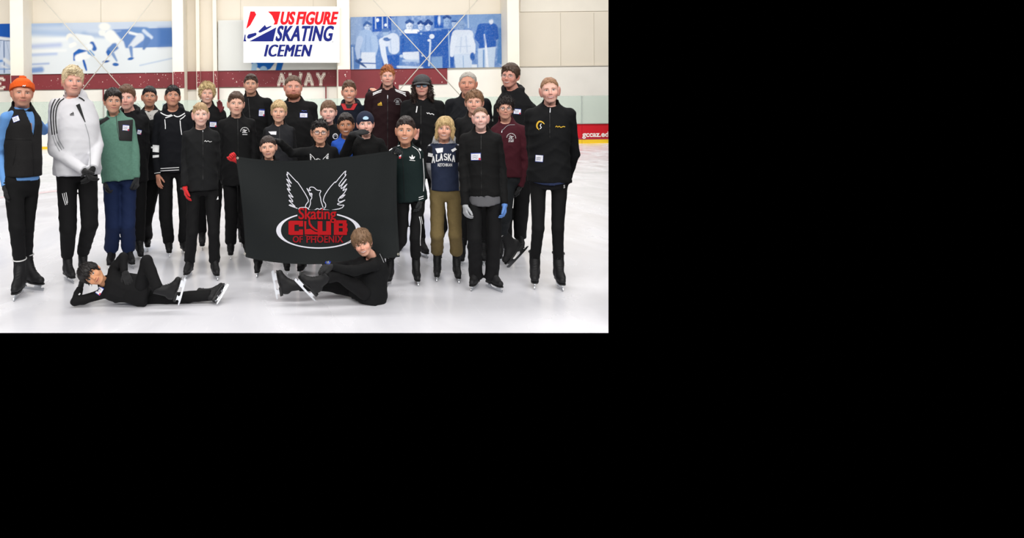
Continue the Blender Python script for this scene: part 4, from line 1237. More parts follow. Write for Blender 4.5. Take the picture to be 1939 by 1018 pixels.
    for sd, sg_ in (('l', -1), ('r', 1)):
        hd = dict(d.get('hand_' + sd, {}))
        w = J['w' + sd]; dirn = w - J['e' + sd]
        if 'dir' in hd: dirn = np.array(hd['dir'], float)
        palm = np.array(hd.get('palm', (-sg_ * 1.0, .25, 0)))
        th = hd.get('thumb_side', None)
        zz = dirn / np.linalg.norm(dirn); n_ = palm - zz * (palm @ zz); n_ /= np.linalg.norm(n_)
        x_ = np.cross(-n_, zz)
        want = np.array(hd.get('thumb_to', (0, -1, .2)))
        side = 1 if x_ @ want > 0 else -1
        V_, F_ = place_hand(w + zz * .01, dirn, side, palm, hsz, hd.get('curl', .32), hd.get('spread', .1), hd.get('thumb', .5), .0022 if 'glove' in hd else 0.0)
        if 'glove' in hd: gloves.append((V_, F_, hd))
        else:
            Vs.append(V_); Fs.append(F_ + off); Cs.append(np.tile(skin * np.array([1, .93, .92]), (len(V_), 1))); off += len(V_)
    m_skin = mat('skin', (1, 1, 1), .5, vcol=True, bump=.08, bscale=350, spec=.4, sss=.08)
    mk('body', np.vstack(Vs), [np.vstack(Fs)], m_skin, root, col=np.vstack(Cs))
    for V_, F_, hd in gloves:
        gc = hd['glove']
        mk('glove', V_, [F_], mat('knit glove', rgb(*gc)[:3], .85, bump=.3, bscale=300, sheen=.1), root, label=hd.get('label'))
    # ---------------- face details
    fp = face_parts(hf, face)
    m_face = mat('face detail', (1, 1, 1), .35, vcol=True)
    for nm in fp:
        V_, F_, C_ = fp[nm]
        n2 = {'e': 'eye', 'b': 'eyebrow', 'm': 'mouth', 'n': 'nostrils'}[nm[0]]
        mk(n2, H2L(V_), F_, m_face, root, col=C_)
    # ---------------- hair
    hr = d.get('hair')
    if hr:
        f2 = hair_field(face, hr)
        hv, hfq = f2.mesh(.0062)
        n_t = int(hr.get('n', 260) * 1.7)
        hcol = hr['col']
        m_h = mat('head hair %d %d %d' % tuple(hcol), rgb(*hcol)[:3], .48, var=.26, vscale=95, stretch=(1, 1, .35), bump=.5, bscale=140, spec=.35)
        if n_t:
            tv, tf = tufts(hv, hfq, hr, n_t, int(hx), hr.get('crown', (0.01, .05, .23)))
            V_ = np.vstack([hv, tv]); F_ = np.vstack([hfq, tf + len(hv)])
        else: V_, F_ = hv, hfq
        mk('hair', H2L(V_), [F_], m_h, root)
    if 'beard' in d:
        b = Field(); bc = d['beard']
        def bfn(X, Y, Z):
            q = np.sqrt((X / (.066 * face.get('jw', 1))) ** 2 + ((Y + .03) / .072) ** 2 + ((Z - .045) / .058) ** 2)
            q = (q - 1) * .055
            m1 = Z - (.040 + .030 * np.clip(1 - np.abs(X) / .03, 0, 1) * (Y < -.05) + np.clip((Y + .05) * .9, 0, .055))
            mo = .0105 - np.sqrt((X / 2.6) ** 2 + (Z - .049) ** 2)
            return np.maximum(np.maximum(np.maximum(q, m1), Y - .004), mo)
        b.add(bfn, (-.08, -.12, -.03), (.08, .02, .09), 0)
        b.post = lambda X, Y, Z: .0015 * np.sin(X * 300 + Z * 90) * np.sin(Z * 260)
        bv, bq = b.mesh(.0042)
        tv, tf = tufts(bv, bq, dict(tmin=-.03, tl=.012, tw=.0018, lift=.5, comb=(0, 0, -.12), mess=.05), 300, 5)
        mk('beard', H2L(np.vstack([bv, tv])), [np.vstack([bq, tf + len(bv)])], mat('beard hair', rgb(*bc)[:3], .6, var=.4, vscale=120), root)
    if 'hat' in d: HATS[d['hat'][0]](d['hat'], face, root, H2L)
    if 'glasses' in d:
        gl = d['glasses']; r0, shp = gl[1], gl[0]
        parts = []; lens = []
        for s_ in (-1, 1):
            cxg = s_ * .034; pts = []
            for i in range(20):
                a = 2 * math.pi * i / 20
                ex = 2 / gl[3] if len(gl) > 3 else 1
                x = cxg + .0235 * np.sign(math.cos(a)) * abs(math.cos(a)) ** ex; z = .110 + (.0165 if shp != 'round' else .021) * np.sign(math.sin(a)) * abs(math.sin(a)) ** ex
                pts.append((x, -.101 + .25 * abs(x) ** 1.6 , z))
            parts.append(tube(pts, r0, 6, closed=True))
            lens.append((np.array(pts), [tuple(range(20))]))
            parts.append(tube([(s_ * .057, -.094, .113), (s_ * .073 * face.get('fw', 1), -.070, .114), (s_ * .081 * face.get('fw', 1), .006, .110)], r0 * .8, 5))
        parts.append(tube([(-.011, -.100, .112), (0, -.106, .114), (.011, -.100, .112)], r0, 6))
        v, f_ = join_vf(parts)
        go = mk('eyeglasses', H2L(v), f_, mat('glasses frame', rgb(*gl[2])[:3], .35), root)
        v, f_ = join_vf(lens)
        lm, nt, b_ = nodes_of('lens'); 
        tr = nt.nodes.new('ShaderNodeBsdfTransparent'); mxs = nt.nodes.new('ShaderNodeMixShader'); mxs.inputs[0].default_value = gl[4] if len(gl) > 4 else .10
        b_.inputs['Roughness'].default_value = .05; b_.inputs['Base Color'].default_value = (gl[5] if len(gl) > 5 else (.8, .85, .9, 1))
        nt.links.new(tr.outputs[0], mxs.inputs[1]); nt.links.new(b_.outputs[0], mxs.inputs[2]); nt.links.new(mxs.outputs[0], nt.nodes['Material Output'].inputs['Surface'])
        mk('lens', H2L(v), f_, lm, go, smooth=False)
    # ---------------- clothes
    up = zt; jk = d.get('jacket', {})
    hem_t = g('hem')      # photograph y of the hem
    hem_local = (P(bx, hem_t, Y0)[2] - base[2]) if hem_t else pel[2] - .04
    hz = (hem_local - pel[2]) / max(zt[2], .35) if 'hem_l' not in d else d['hem_l']
    jf = Field(); off_ = jk.get('off', .018) / k
    belly = jk.get('belly', 0.0)
    JP = [(-.30, (.152 * fat + off_) * k, (.115 * fat + off_) * k, .008), (0, (.150 * fat + off_) * k, (.118 * fat + off_ + belly * .6) * k, .004 - belly * .3), (.30, (.136 * fat + off_) * k, (.108 * fat + off_ + belly) * k, -.004 - belly * .5), (.60, (.144 * fat + off_) * k, (.116 * fat + off_ + belly * .4) * k, -.004), (.78, (.142 * fat ** .5 + off_) * k, (.102 + off_) * k, 0), (.88, (.122 + off_) * k, (.086 + off_) * k, .004), (.96, (.080 + off_) * k, (.068 + off_) * k, .006), (1.03, (.050 + off_) * k, (.052 + off_) * k, .006)]
    shirt_hz = None
    def mkj(field, hzc, sleeves=True, oo=0.0):
        cf = lambda lx, ly, lz: hzc - lz + 0 * lx
        pts = np.array([pel + TR @ np.array([a * .28 * k, b * .24 * k, c]) for a in (-1, 1) for b in (-1, 1) for c in (hzc - .02, 1.1 * T)])
        field.add(torso_fn(JP, pel, TR, T, off=oo, cut=cf), pts.min(0), pts.max(0), 0)
        if sleeves:
            ra = jk.get('arm', 1.0)
            for sd in 'lr':
                dz = J['w' + sd] - J['e' + sd]; dz = dz / np.linalg.norm(dz)
                field.cap(nb - zt * .040 * k, J['s' + sd] + zt * .004 * k, (.048 + oo) * k, (.043 * ra + oo) * k, .03)
                field.cap(J['s' + sd], J['e' + sd], (.049 * ra + oo) * k, (.044 * ra + oo) * k, .009)
                field.cap(J['e' + sd], J['w' + sd] + dz * .01, (.044 * ra + oo) * k, (.034 * ra + oo) * k, .004, cut=(J['w' + sd] + dz * .008, dz))
    col = darker(jk.get('col', (22, 22, 24))); masks = []
    vest = jk.get('vest')
    if vest:      # shirt with sleeves, sleeveless vest over it
        sf = Field(); mkj(sf, hz - .03, True, -.006); sf.post = wrinkle(.0028, 1, hx)
        sv, sq = sf.mesh(.012)
        mk('shirt', sv, [sq], mat('shirt %d' % int(hx), rgb(*vest['shirt'])[:3], .8, bump=.15, bscale=120, sheen=.1), root)
        vf = Field()
        def armhole(lx, ly, lz):
            ax_ = np.abs(lx) - (.150 * k + np.clip((.66 * T - lz) * 1.2, 0, 1))
            vv = (vest.get('vw', .030) * k - np.abs(lx)) * np.where(ly < -.01, 1, -1) if vest.get('open') else -1.0
            op = np.where((ly < 0) & (lz > vest.get('v', .55) * T), (lz - vest.get('v', .55) * T) * vest.get('slope', .35) - np.abs(lx), -1.0) if vest.get('open') else -1.0
            return np.maximum(np.maximum(ax_, op), hz - lz)
        pts = np.array([pel + TR @ np.array([a * .28 * k, b * .24 * k, c]) for a in (-1, 1) for b in (-1, 1) for c in (hz - .02, 1.12 * T)])
        vf.add(torso_fn(JP, pel, TR, T, off=.012, cut=armhole), pts.min(0), pts.max(0), 0)
        vf.post = wrinkle(.002, .8, hx)
        jf = vf; front_field = vf
    else:
        mkj(jf, hz); jf.post = wrinkle(jk.get('wr', .0062), jk.get('wk', 1), hx)
    # collar
    neckd = (head_c + HR @ np.array([0, .02, -.10]) * hs) - nb; nl = np.linalg.norm(neckd); neckd /= nl
    ck = jk.get('collar', 'stand')
    cr_ = nr * hs
    if ck in ('stand', 'open'):
        hcol_ = jk.get('ch', .048) * k
        top = nb + neckd * hcol_
        tn = neckd + TR @ np.array([0, -.25, 0]) * -1.0 * .6
        jf.cap(nb - neckd * .03, top + neckd * .03, cr_ + .026, cr_ + .017, .014, cut=(top, neckd + .35 * (-ya)))
        jf.cap(nb + neckd * .012 + ya * -.004, top + neckd * .07, cr_ + .007, cr_ + .011, .002, sub=True)
        if ck == 'open':
            vd = jk.get('vd', .10) * k
            fp0 = nb + ya * -(cr_ + .05) + neckd * hcol_
            jf.cap(fp0 + ya * -.01, fp0 + ya * -.04 - zt * vd * 1.5, .034 * k, .004, .003, sub=True)
    elif ck == 'crew':
        jf.cap(nb - neckd * .01, nb + neckd * .07, cr_ + .010, cr_ + .016, .004, sub=True)
        jf.cap(nb - neckd * .03, nb + neckd * .012, cr_ + .022, cr_ + .016, .012, cut=(nb + neckd * .014, neckd))
    elif ck == 'hood':
        for i in range(9):
            a = math.pi * (i / 8 * 1.30 - .15)
            a2 = math.pi * ((i + 1) / 8 * 1.30 - .15)
            if i == 8: break
            def pt(a, up_): return nb + xa * math.cos(a) * (cr_ + .034) + ya * (math.sin(a) * (cr_ + .045)) + zt * (up_ + .030 * max(0, math.sin(a)) - .012 * (1 - math.sin(a)))
            jf.cap(pt(a, .012), pt(a2, .012), .025 + .014 * max(0, math.sin(a)), .025 + .014 * max(0, math.sin(a2)), .016)
        jf.cap(nb, nb + neckd * .09, cr_ + .006, cr_ + .014, .003, sub=True)
    attrs = {}
    jv, jq = jf.mesh(.0115)
    # colour regions carried by the surface itself
    for i, (fn, c2) in enumerate(jk.get('masks', [])):
        L = (jv - pel) @ TR
        ctx = dict(J=J, k=k, T=T, V=jv, pel=pel, TR=TR)
        attrs['m%d' % i] = fn(L, ctx); masks.append(('m%d' % i, rgb(*c2)[:3]))
    mj = mat(jk.get('name', 'jacket') + ' cloth %d' % int(hx), rgb(*col)[:3], jk.get('rough', .85), bump=jk.get('bump', .18), bscale=jk.get('bscale', 160), masks=masks, sheen=jk.get('sheen', 0.0), spec=.22, var=jk.get('var', .06), vscale=60)
    jo = mk(jk.get('name', 'jacket'), jv, [jq], mj, root, attrs=attrs, label=jk.get('label'))
    if 'undershirt' in d:      # shirt tail seen below the jacket hem
        uf = Field(); uc, uz = d['undershirt']
        hz2 = ((P(bx, uz, Y0)[2] - base[2]) - pel[2]) / max(zt[2], .35)
        cf = lambda lx, ly, lz: np.maximum(hz2 - lz + .22 * np.clip(np.abs(lx) - .04, 0, 1), lz - hz - .05)
        uf.add(torso_fn(JP, pel, TR, T, off=-.006, cut=cf), pel + np.array([-.3, -.3, hz2 - .03]), pel + np.array([.3, .3, hz + .1]), 0)
        uv, uq = uf.mesh(.011)
        mk('undershirt', uv, [uq], mat('undershirt %d' % int(hx), rgb(*uc)[:3], .85), root)
    # trousers
    tr = d.get('trousers', {})
    tf = Field(); to = tr.get('off', .012)
    zc = hz + .06
    fw_ = min(1.0, fat) * .96; PT = [(-.20, (.105 * fw_ + to) * k, (.075 + to) * k, .012), (-.10, (.146 * fw_ + to) * k, (.103 + to) * k, .012), (.03, (.150 * fw_ + to) * k, (.106 + to) * k, .008), (.3, (.136 * fw_ + to) * k, (.100 + to) * k, 0)]
    pts = np.array([pel + TR @ np.array([a * .24 * k, b * .2 * k, c]) for a in (-1, 1) for b in (-1, 1) for c in (-.22 * T, .32 * T)])
    tf.add(torso_fn(PT, pel, TR, T, cut=lambda lx, ly, lz: lz - min(zc, .28 * T) + 0 * lx), pts.min(0), pts.max(0), 0)
    w1, w2, w3 = [q * .88 for q in tr.get('w', (.088, .066, .060))]
    for sd in 'lr':
        c_, FR, fs = J['f' + sd]
        hm = tr.get('hem_' + sd, tr.get('hem', .20))
        ahem = c_ + FR @ np.array([0, .05, hm]) * fs
        kn = J['k' + sd]; dz = ahem - kn; dz /= np.linalg.norm(dz)
        tf.cap(J['h' + sd], kn, w1 * k, w2 * k, .022 * k)
        tf.cap(kn, ahem, w2 * k, w3 * k ** .6, .012, cut=(ahem, dz))
    def ring(X, Y, Z, po=wrinkle(tr.get('wr', .0038), 1, hx * 2)): return po(X, Y, Z)
    tf.post = ring
    tv, tq = tf.mesh(.0135)
    tcol = darker(tr.get('col', (20, 20, 22))); tattr = {}; tm = []
    for i, (fn, c2) in enumerate(tr.get('masks', [])):
        tattr['m%d' % i] = fn((tv - pel) @ TR, dict(J=J, k=k, T=T, V=tv)); tm.append(('m%d' % i, rgb(*c2)[:3]))
    mk(tr.get('name', 'trousers'), tv, [tq], mat('trousers %d' % int(hx), rgb(*tcol)[:3], .85, bump=.2, bscale=130, spec=.22, var=.06, vscale=50, masks=tm), root, attrs=tattr)
    if 'shorts' in d:
        xf = Field(); xf.add(torso_fn([(a, b + .010, c + .010, e) for a, b, c, e in PT], pel, TR, T, cut=lambda lx, ly, lz: lz - .25 * T + 0 * lx), pts.min(0) - .02, pts.max(0) + .02, 0)
        for sd in 'lr':
            dz = J['k' + sd] - J['h' + sd]; e_ = J['h' + sd] + dz * d['shorts'][1]; dz = dz / np.linalg.norm(dz)
            xf.cap(J['h' + sd], e_ + dz * .03, (w1 + .018) * k, (w1 + .014) * k, .02, cut=(e_, dz))
        xv, xq = xf.mesh(.012)
        mk('shorts', xv, [xq], mat('shorts %d' % int(hx), rgb(*d['shorts'][0])[:3], .8, spec=.2), root)
    # skates
    for sd in 'lr':
        c_, FR, fs = J['f' + sd]
        b = add_skate(root, c_, FR, fs, g('bladem'), g('lacem'))
        if g('cuff'):
            rr = []
            for i in range(14):
                a = 2 * math.pi * i / 14
                rr.append((.058 * math.cos(a), .050 + .060 * math.sin(a), .300 + .15 * .058 * math.sin(a)))
            v, f_ = tube(rr, .0055, 6, closed=True)
            o = mk('sock_cuff', v, f_, mat('sock %d %d %d' % tuple(g('cuff')), rgb(*g('cuff'))[:3], .8), b)
    # ---------------- prints, tags, zips projected on the front of the clothes
    camp = np.array([0, 0, CAMH]) - base
    fields = {'jacket': jf, 'trousers': tf}
    if vest: fields['shirt'] = sf
    def project(V2, on='jacket', lift_=.003, y0=-.34, y1=.26):
        f = fields[on]
        D0 = np.array([P(x, y, 1.0) for x, y in V2]) - np.array([0, 0, CAMH])
        ts = np.linspace(Y0 + y0, Y0 + y1, 61)
        pts_ = camp[None, None, :] + D0[:, None, :] * ts[None, :, None]
        dd = f.eval(pts_[..., 0], pts_[..., 1], pts_[..., 2])
        ins = dd < 0; hit = ins.any(1); fi = np.where(hit, ins.argmax(1), 30); fi = np.maximum(fi, 1)
        i = np.arange(len(V2)); d0 = dd[i, fi - 1]; d1 = dd[i, fi]; t = np.clip(d0 / (d0 - d1 + 1e-9), 0, 1)
        tt_ = ts[fi - 1] + t * (ts[1] - ts[0])
        if not hit.all() and hit.any(): tt_[~hit] = np.median(tt_[hit])
        return camp[None] + D0 * (tt_ - lift_)[:, None], D0, hit
    def decal(name, vf_, m, on='jacket', lift_=.003, label=None, parent=root, smooth_=True):
        V2, F2 = vf_
        V, D0_, hit_ = project(V2, on, lift_)
        V = V - D0_ * ((islands(F2, len(V2)) % 20) * .00022)[:, None]
        nF = []
        if hit_.any() and not hit_.all():      # keep only what lies on the cloth
            F3 = [p_ for p_ in F2 if all(hit_[i] for i in p_)]
            if F3: F2 = F3
        for p_ in F2:
            a, b, c = V[p_[0]], V[p_[1]], V[p_[2]]
            n_ = np.cross(b - a, c - a)
            nF.append(tuple(p_) if n_[1] <= 0 else tuple(p_[::-1]))
        return mk(name, V, nF, m, parent, smooth=smooth_, label=label)
    for dc in d.get('decals', []):
        dc(decal, J, d)
    return dict(root=root, J=J, base=base, project=project, decal=decal, H2L=H2L)

# ---- headwear
def beanie(hd, face, root, H2L):
    col = hd[1]; f = Field(); fw = face.get('fw', 1)
    f.ell((0, .014, .150), (.086 * fw, .104, .098), 0, cut=lambda X, Y, Z: (.150 + .25 * np.clip(Y, -1, .05) * -1 - Z) * .8 if hd[3] else (.10 + np.interp(Y, [-.1, -.06, -.01, .1], [.046, .028, -.085, -.09]) - Z) * .8)
    f.post = lambda X, Y, Z: .0014 * np.sin(np.arctan2(X, Y - .014) * 42)
    v, q = f.mesh(.0062)
    m = mat('knit beanie %d' % col[0], rgb(*col)[:3], .9, bump=.3, bscale=180)
    o = mk('beanie', H2L(v), [q], m, root)
    if hd[3]:    # folded cuff
        g2 = Field()
        g2.ell((0, .014, .132), (.094 * fw, .112, .19), 0, cut=lambda X, Y, Z: np.maximum((.140 - .42 * np.clip(Y + .02, -.06, .12)) - Z, Z - (.196 - .42 * np.clip(Y + .02, -.06, .12))))
        g2.post = lambda X, Y, Z: .0018 * np.sin(np.arctan2(X, Y - .014) * 60)
        v, q = g2.mesh(.0056)
        mk('folded_cuff', H2L(v), [q], m, o)
        # gathered crown
        t = Field()
        for i in range(7):
            a = i * .9; t.ell((.016 * math.cos(a), .02 + .016 * math.sin(a), .250), (.016, .016, .010), .006)
        v, q = t.mesh(.006); mk('gathered_top', H2L(v), [q], m, o)
    if hd[2]: hd[2](H2L, o, face)
def cap_hat(hd, face, root, H2L):
    col = hd[1]; fw = face.get('fw', 1); f = Field()
    f.ell((0, .012, .158), (.094 * fw, .112, .090), 0, cut=lambda X, Y, Z: (.150 + .0 * Y - Z))
    v, q = f.mesh(.0062)
    m = mat('flat cap', rgb(*col)[:3], .9, bump=.4, bscale=120, var=.15, vscale=60)
    o = mk('cap', H2L(v), [q], m, root)
    V = []; F = []
    n = 17
    for r, (rr, zz) in enumerate(((0.0, .156), (.022, .150), (.042, .139), (.05, .134))):
        for i in range(n):
            a = math.pi * (i / (n - 1)); x = math.cos(a) * (.078 + rr * .15) * fw; y = -.045 - math.sin(a) * (.048 + rr)
            V.append((x, y, zz - .012 * math.cos(a) ** 2))
    k0 = len(V); V += [(x, y, z - .006) for x, y, z in V]
    for r in range(3):
        for i in range(n - 1):
            a = r * n + i; F.append((a, a + 1, a + n + 1, a + n)); F.append((a + k0, a + n + k0, a + n + 1 + k0, a + 1 + k0))
    for i in range(n - 1): a = 3 * n + i; F.append((a, a + 1, a + 1 + k0, a + k0))
    mk('brim', H2L(np.array(V)), F, m, o)
HATS = {'beanie': beanie, 'cap': cap_hat}

# ------------------------------------------------------------------ prints on clothes
m_tagw = mat('name tag paper', rgb(232, 232, 238)[:3], .6); m_tagb = mat('name tag blue', rgb(48, 74, 170)[:3], .6); m_tagr = mat('name tag red', rgb(205, 50, 62)[:3], .6)
m_ink = mat('tag ink', rgb(60, 70, 130)[:3], .6); m_wh = mat('white print', rgb(236, 236, 238)[:3], .7); m_gr = mat('grey print', rgb(150, 152, 156)[:3], .7)
m_bk = mat('black print', rgb(16, 16, 18)[:3], .75); m_ye = mat('yellow print', rgb(222, 178, 48)[:3], .6); m_zip = mat('zip metal', rgb(150, 152, 156)[:3], .3, metal=1.0); m_zl = mat('zip line', rgb(10, 10, 12)[:3], .5)
def rot2(pts, c, a):
    a = math.radians(a); p = np.asarray(pts, float) - c
    return p @ np.array([[math.cos(a), math.sin(a)], [-math.sin(a), math.cos(a)]]) + c
def T_(cx, cy, w, h, ang=0, corner=True, blue=1.0, on='jacket'):
    def f(decal, J, d):
        c = np.array([cx, cy])
        def q(x0, y0, x1, y1, nx=5, ny=4):
            v, ff = grid2d([(cx + x0 * w / 2, cy + y0 * h / 2), (cx + x1 * w / 2, cy + y0 * h / 2), (cx + x1 * w / 2, cy + y1 * h / 2), (cx + x0 * w / 2, cy + y1 * h / 2)], nx, ny)
            return rot2(v, c, ang), ff
        t = decal('name_tag', q(-1, -1, 1, 1), m_tagb, on, .0042, label='white paper name tag with blue edge')
        decal('paper_face', q(-.93, -.80 if blue else -.95, .93, .86), m_tagw, on, .0060, parent=t)
        if corner: decal('red_corner', q(.55, .35, .95, .92, 2, 2), m_tagr, on, .0072, parent=t)
        sc_ = []
        for row, (a, b) in enumerate(((-.25, .6), (.28, .5))):
            n = 12; xs = np.linspace(cx - w * .36, cx + w * .36 * b, n)
            sc_.append(stroke2d(rot2(np.stack([xs, cy + a * h / 2 + h * .05 * np.array([(-1) ** i * (1 + .9 * math.sin(i * 2.3 + cx)) for i in range(n)])], 1), c, ang), .42))
        decal('handwriting', join_vf(sc_), m_ink, on, .0076, parent=t)
    return f
def smooth2(pts):
    p = np.array(pts, float)
    if len(p) < 3: return p
    q = np.vstack([2 * p[0] - p[1], p, 2 * p[-1] - p[-2]]); o = []
    for i in range(1, len(q) - 2):
        for t in (0, .33, .67):
            a, b, c, e = q[i - 1], q[i], q[i + 1], q[i + 2]
            o.append(.5 * (2 * b + (c - a) * t + (2 * a - 5 * b + 4 * c - e) * t * t + (3 * b - a - 3 * c + e) * t ** 3))
    return np.array(o + [p[-1]])
def S_(name, pts, w, m, on='jacket', lift_=.0045, label=None, closed=False):
    if not closed: pts = smooth2(pts)
    return lambda decal, J, d: decal(name, stroke2d(pts, w, closed, seg=2.2), m, on, lift_, label=label)
def G_(name, quad, m, nx=8, ny=8, on='jacket', lift_=.004, label=None):
    return lambda decal, J, d: decal(name, grid2d(quad, nx, ny), m, on, lift_, label=label)
def X_(s, x0, y0, x1, y1, m, bold=0.02, shear=0, dy=0, on='jacket', lift_=.006, name='lettering'):
    return lambda decal, J, d: decal(name, text2d(s, x0, y0, x1, y1, bold, shear, dy, res=2), m, on, lift_)
def three_bar(cx, cy, w, m, text=True):
    """slanted three-bar triangle badge"""
    def f(decal, J, d):
        p = []
        for i, hgt in enumerate((.34, .62, .95)):
            x = cx - w * .42 + i * w * .30
            p.append((np.array([(x, cy + w * .28), (x + w * .26, cy + w * .28), (x + w * .26 - hgt * w * .12, cy + w * .28 - hgt * w * .52), (x + w * .06 - hgt * w * .12, cy + w * .34 - hgt * w * .62)]), [(0, 1, 2, 3)]))
        if text: p.append(grid2d([(cx - w * .42, cy + w * .38), (cx + w * .5, cy + w * .38), (cx + w * .5, cy + w * .48), (cx - w * .42, cy + w * .48)], 3, 1))
        decal('chest_badge', join_vf(p), m, 'jacket', .005, label='three bar triangle badge')
    return f
def arch(cx, cy, r, m, staff=False, figure=True):
    def f(decal, J, d):
        p = []
        for i in range(11):
            a = math.pi * (1 - (i + .3) / 10.6); a2 = math.pi * (1 - (i + .8) / 10.6)
            p.append(stroke2d([(cx + r * math.cos(a), cy - r * math.sin(a)), (cx + r * math.cos(a2), cy - r * math.sin(a2))], 1.5))
        if figure:
            p.append(stroke2d([(cx - r * .5, cy + r * .1), (cx - r * .1, cy - r * .2), (cx + r * .2, cy - r * .15), (cx + r * .5, cy - r * .4)], 1.1, seg=2))
            p.append(stroke2d([(cx - r * .5, cy - r * .3), (cx - r * .2, cy - r * .5), (cx + r * .1, cy - r * .35), (cx, cy + r * .1), (cx + r * .35, cy + r * .3)], 1.0, seg=2))
            p.append(stroke2d([(cx - r * .6, cy + r * .25), (cx + r * .6, cy + r * .25)], .9, seg=2))
        if staff: p.append(text2d('STAFF', cx - r * .62, cy + r * .50, cx + r * .55, cy + r * .95, .03, res=1))
        else: p.append(stroke2d([(cx - r * .55, cy + r * .7), (cx + r * .6, cy + r * .7)], 1.1, seg=1.5))
        decal('embroidered_emblem', join_vf(p), m, 'jacket', .0055, label='white embroidered arched emblem')
    return f
def phoenix_paths(f_):
    """outline of the rising bird, drawn in the banner's own crop units, mapped by f_"""
    L = [(200, 505), (100, 470), (120, 462), (180, 490), (150, 462), (92, 405), (160, 437), (85, 342), (158, 388), (120, 340), (75, 270), (122, 308), (98, 262), (72, 222), (128, 265), (100, 215), (68, 162), (138, 230), (110, 190), (72, 112), (92, 128), (80, 85), (140, 150), (195, 208), (198, 203), (250, 280), (300, 360), (328, 420), (300, 455), (288, 480), (300, 500)]
    Rr = [(588, 525), (700, 505), (732, 465), (680, 470), (645, 455), (690, 440), (748, 405), (690, 430), (660, 425), (668, 388), (750, 340), (700, 390), (670, 385), (720, 345), (765, 275), (725, 300), (712, 305), (735, 265), (768, 220), (700, 285), (690, 265), (770, 152), (680, 260), (665, 240), (700, 190), (755, 120), (735, 128), (752, 70), (680, 150), (630, 215), (628, 200), (560, 275), (505, 360), (490, 420), (520, 455), (518, 490), (500, 505)]
    Hd = [(325, 505), (348, 455), (345, 410), (362, 390), (360, 370), (366, 340), (352, 330), (345, 345), (322, 310), (302, 272), (330, 305), (352, 300), (330, 285), (345, 262), (385, 265), (420, 300), (470, 302), (448, 342), (462, 390), (465, 420), (490, 495)]
    B = [(210, 515), (225, 495), (300, 492), (325, 512), (330, 525), (400, 525), (420, 505), (455, 518), (470, 500), (500, 520), (585, 527), (600, 540)]
    bk = [(352, 370), (330, 335), (350, 345), (362, 352)]
    def soft(q):
        q = np.array(q, float); o = [q[0]]
        for a, b in zip(q[:-1], q[1:]): o += [a * .78 + b * .22, a * .22 + b * .78]
        return o + [q[-1]]
    return [[f_(x, y) for x, y in soft(q)] for q in (L, Rr, Hd, B, bk)]
BL = (19, 19, 21); BK2 = (30, 31, 33)
LIGHT = (226, 178, 158); PINK = (232, 186, 172); TAN = (196, 142, 112); OLIVE = (206, 158, 130); RED = (222, 160, 142)
HAIR = dict(
    short=lambda col, **k: dict(dict(col=col, top=.016, side=.007, back=.010, tl=.022, n=260, lift=.15), **k),
)
def hair(col, **k): return HAIR['short'](col, **k)
PPL = {}

PPL['hat_man'] = dict(label='man in orange knit hat, dark vest and light blue shirt at far left', Y=5.62, fat=.80, head=(42, 150, 201), px=38, bx=36, sh=((12, 222, -.11), (60, 221, .12)), yaw=22, nx=40, hrot=(6, 2, 3), neckr=.056,
    face=dict(skin=(208, 152, 128), mouth='smile', old=1, fw=1.03, jw=1.15, stubble=.35, brow=(120, 96, 80), nose=1.15, eye_open=.75, eyes='hazel', blush=.9),
    hat=('beanie', (232, 92, 18), lambda H2L, o, fc: mk('badge', H2L(tube([(-.012, -.104, .168), (-.004, -.107, .176), (.004, -.107, .170), (.012, -.105, .178)], .005, 6)[0]), tube([(-.012, -.104, .168), (-.004, -.107, .176), (.004, -.107, .170), (.012, -.105, .178)], .005, 6)[1], m_wh, o, label='small white badge on the fold'), True),
    arm_l=((0, 292, .0), (10, 352, -.10)), arm_r=((83, 247, .36), (106, 230, .64)), hand_l=dict(glove=(16, 16, 18), curl=.3, dir=(.06, -.05, -1)), hand_r=dict(glove=(16, 16, 18)),
    jacket=dict(name='vest', col=(38, 37, 38), arm=1.05, off=.016, belly=.02, collar='open', ch=.055, vd=.2, vest=dict(shirt=(98, 152, 216), open=1, v=.60, slope=.22)),
    hem=334, hipz=.94, knee_l=(32, 430, -.08), knee_r=(50, 428, .06), foot_l=(35, 562, -14), foot_r=(63, 545, 40), cuff=(206, 206, 206), fs=1.0,
    trousers=dict(w=(.086, .070, .056), hem=.29),
    decals=[T_(30, 225, 13, 11, -20, corner=False), S_('zip', [(62, 270), (64, 300), (65, 334)], 1.2, m_zl), S_('seam', [(10, 264), (38, 263), (60, 265)], .7, m_zl), S_('pocket_seam', [(30, 276), (27, 300), (24, 312)], .8, m_zl), G_('shirt_print', [(56, 232), (60, 233), (61, 247), (57, 246)], mat('tan print', rgb(190, 130, 100)[:3], .7), 2, 3, on='shirt')])
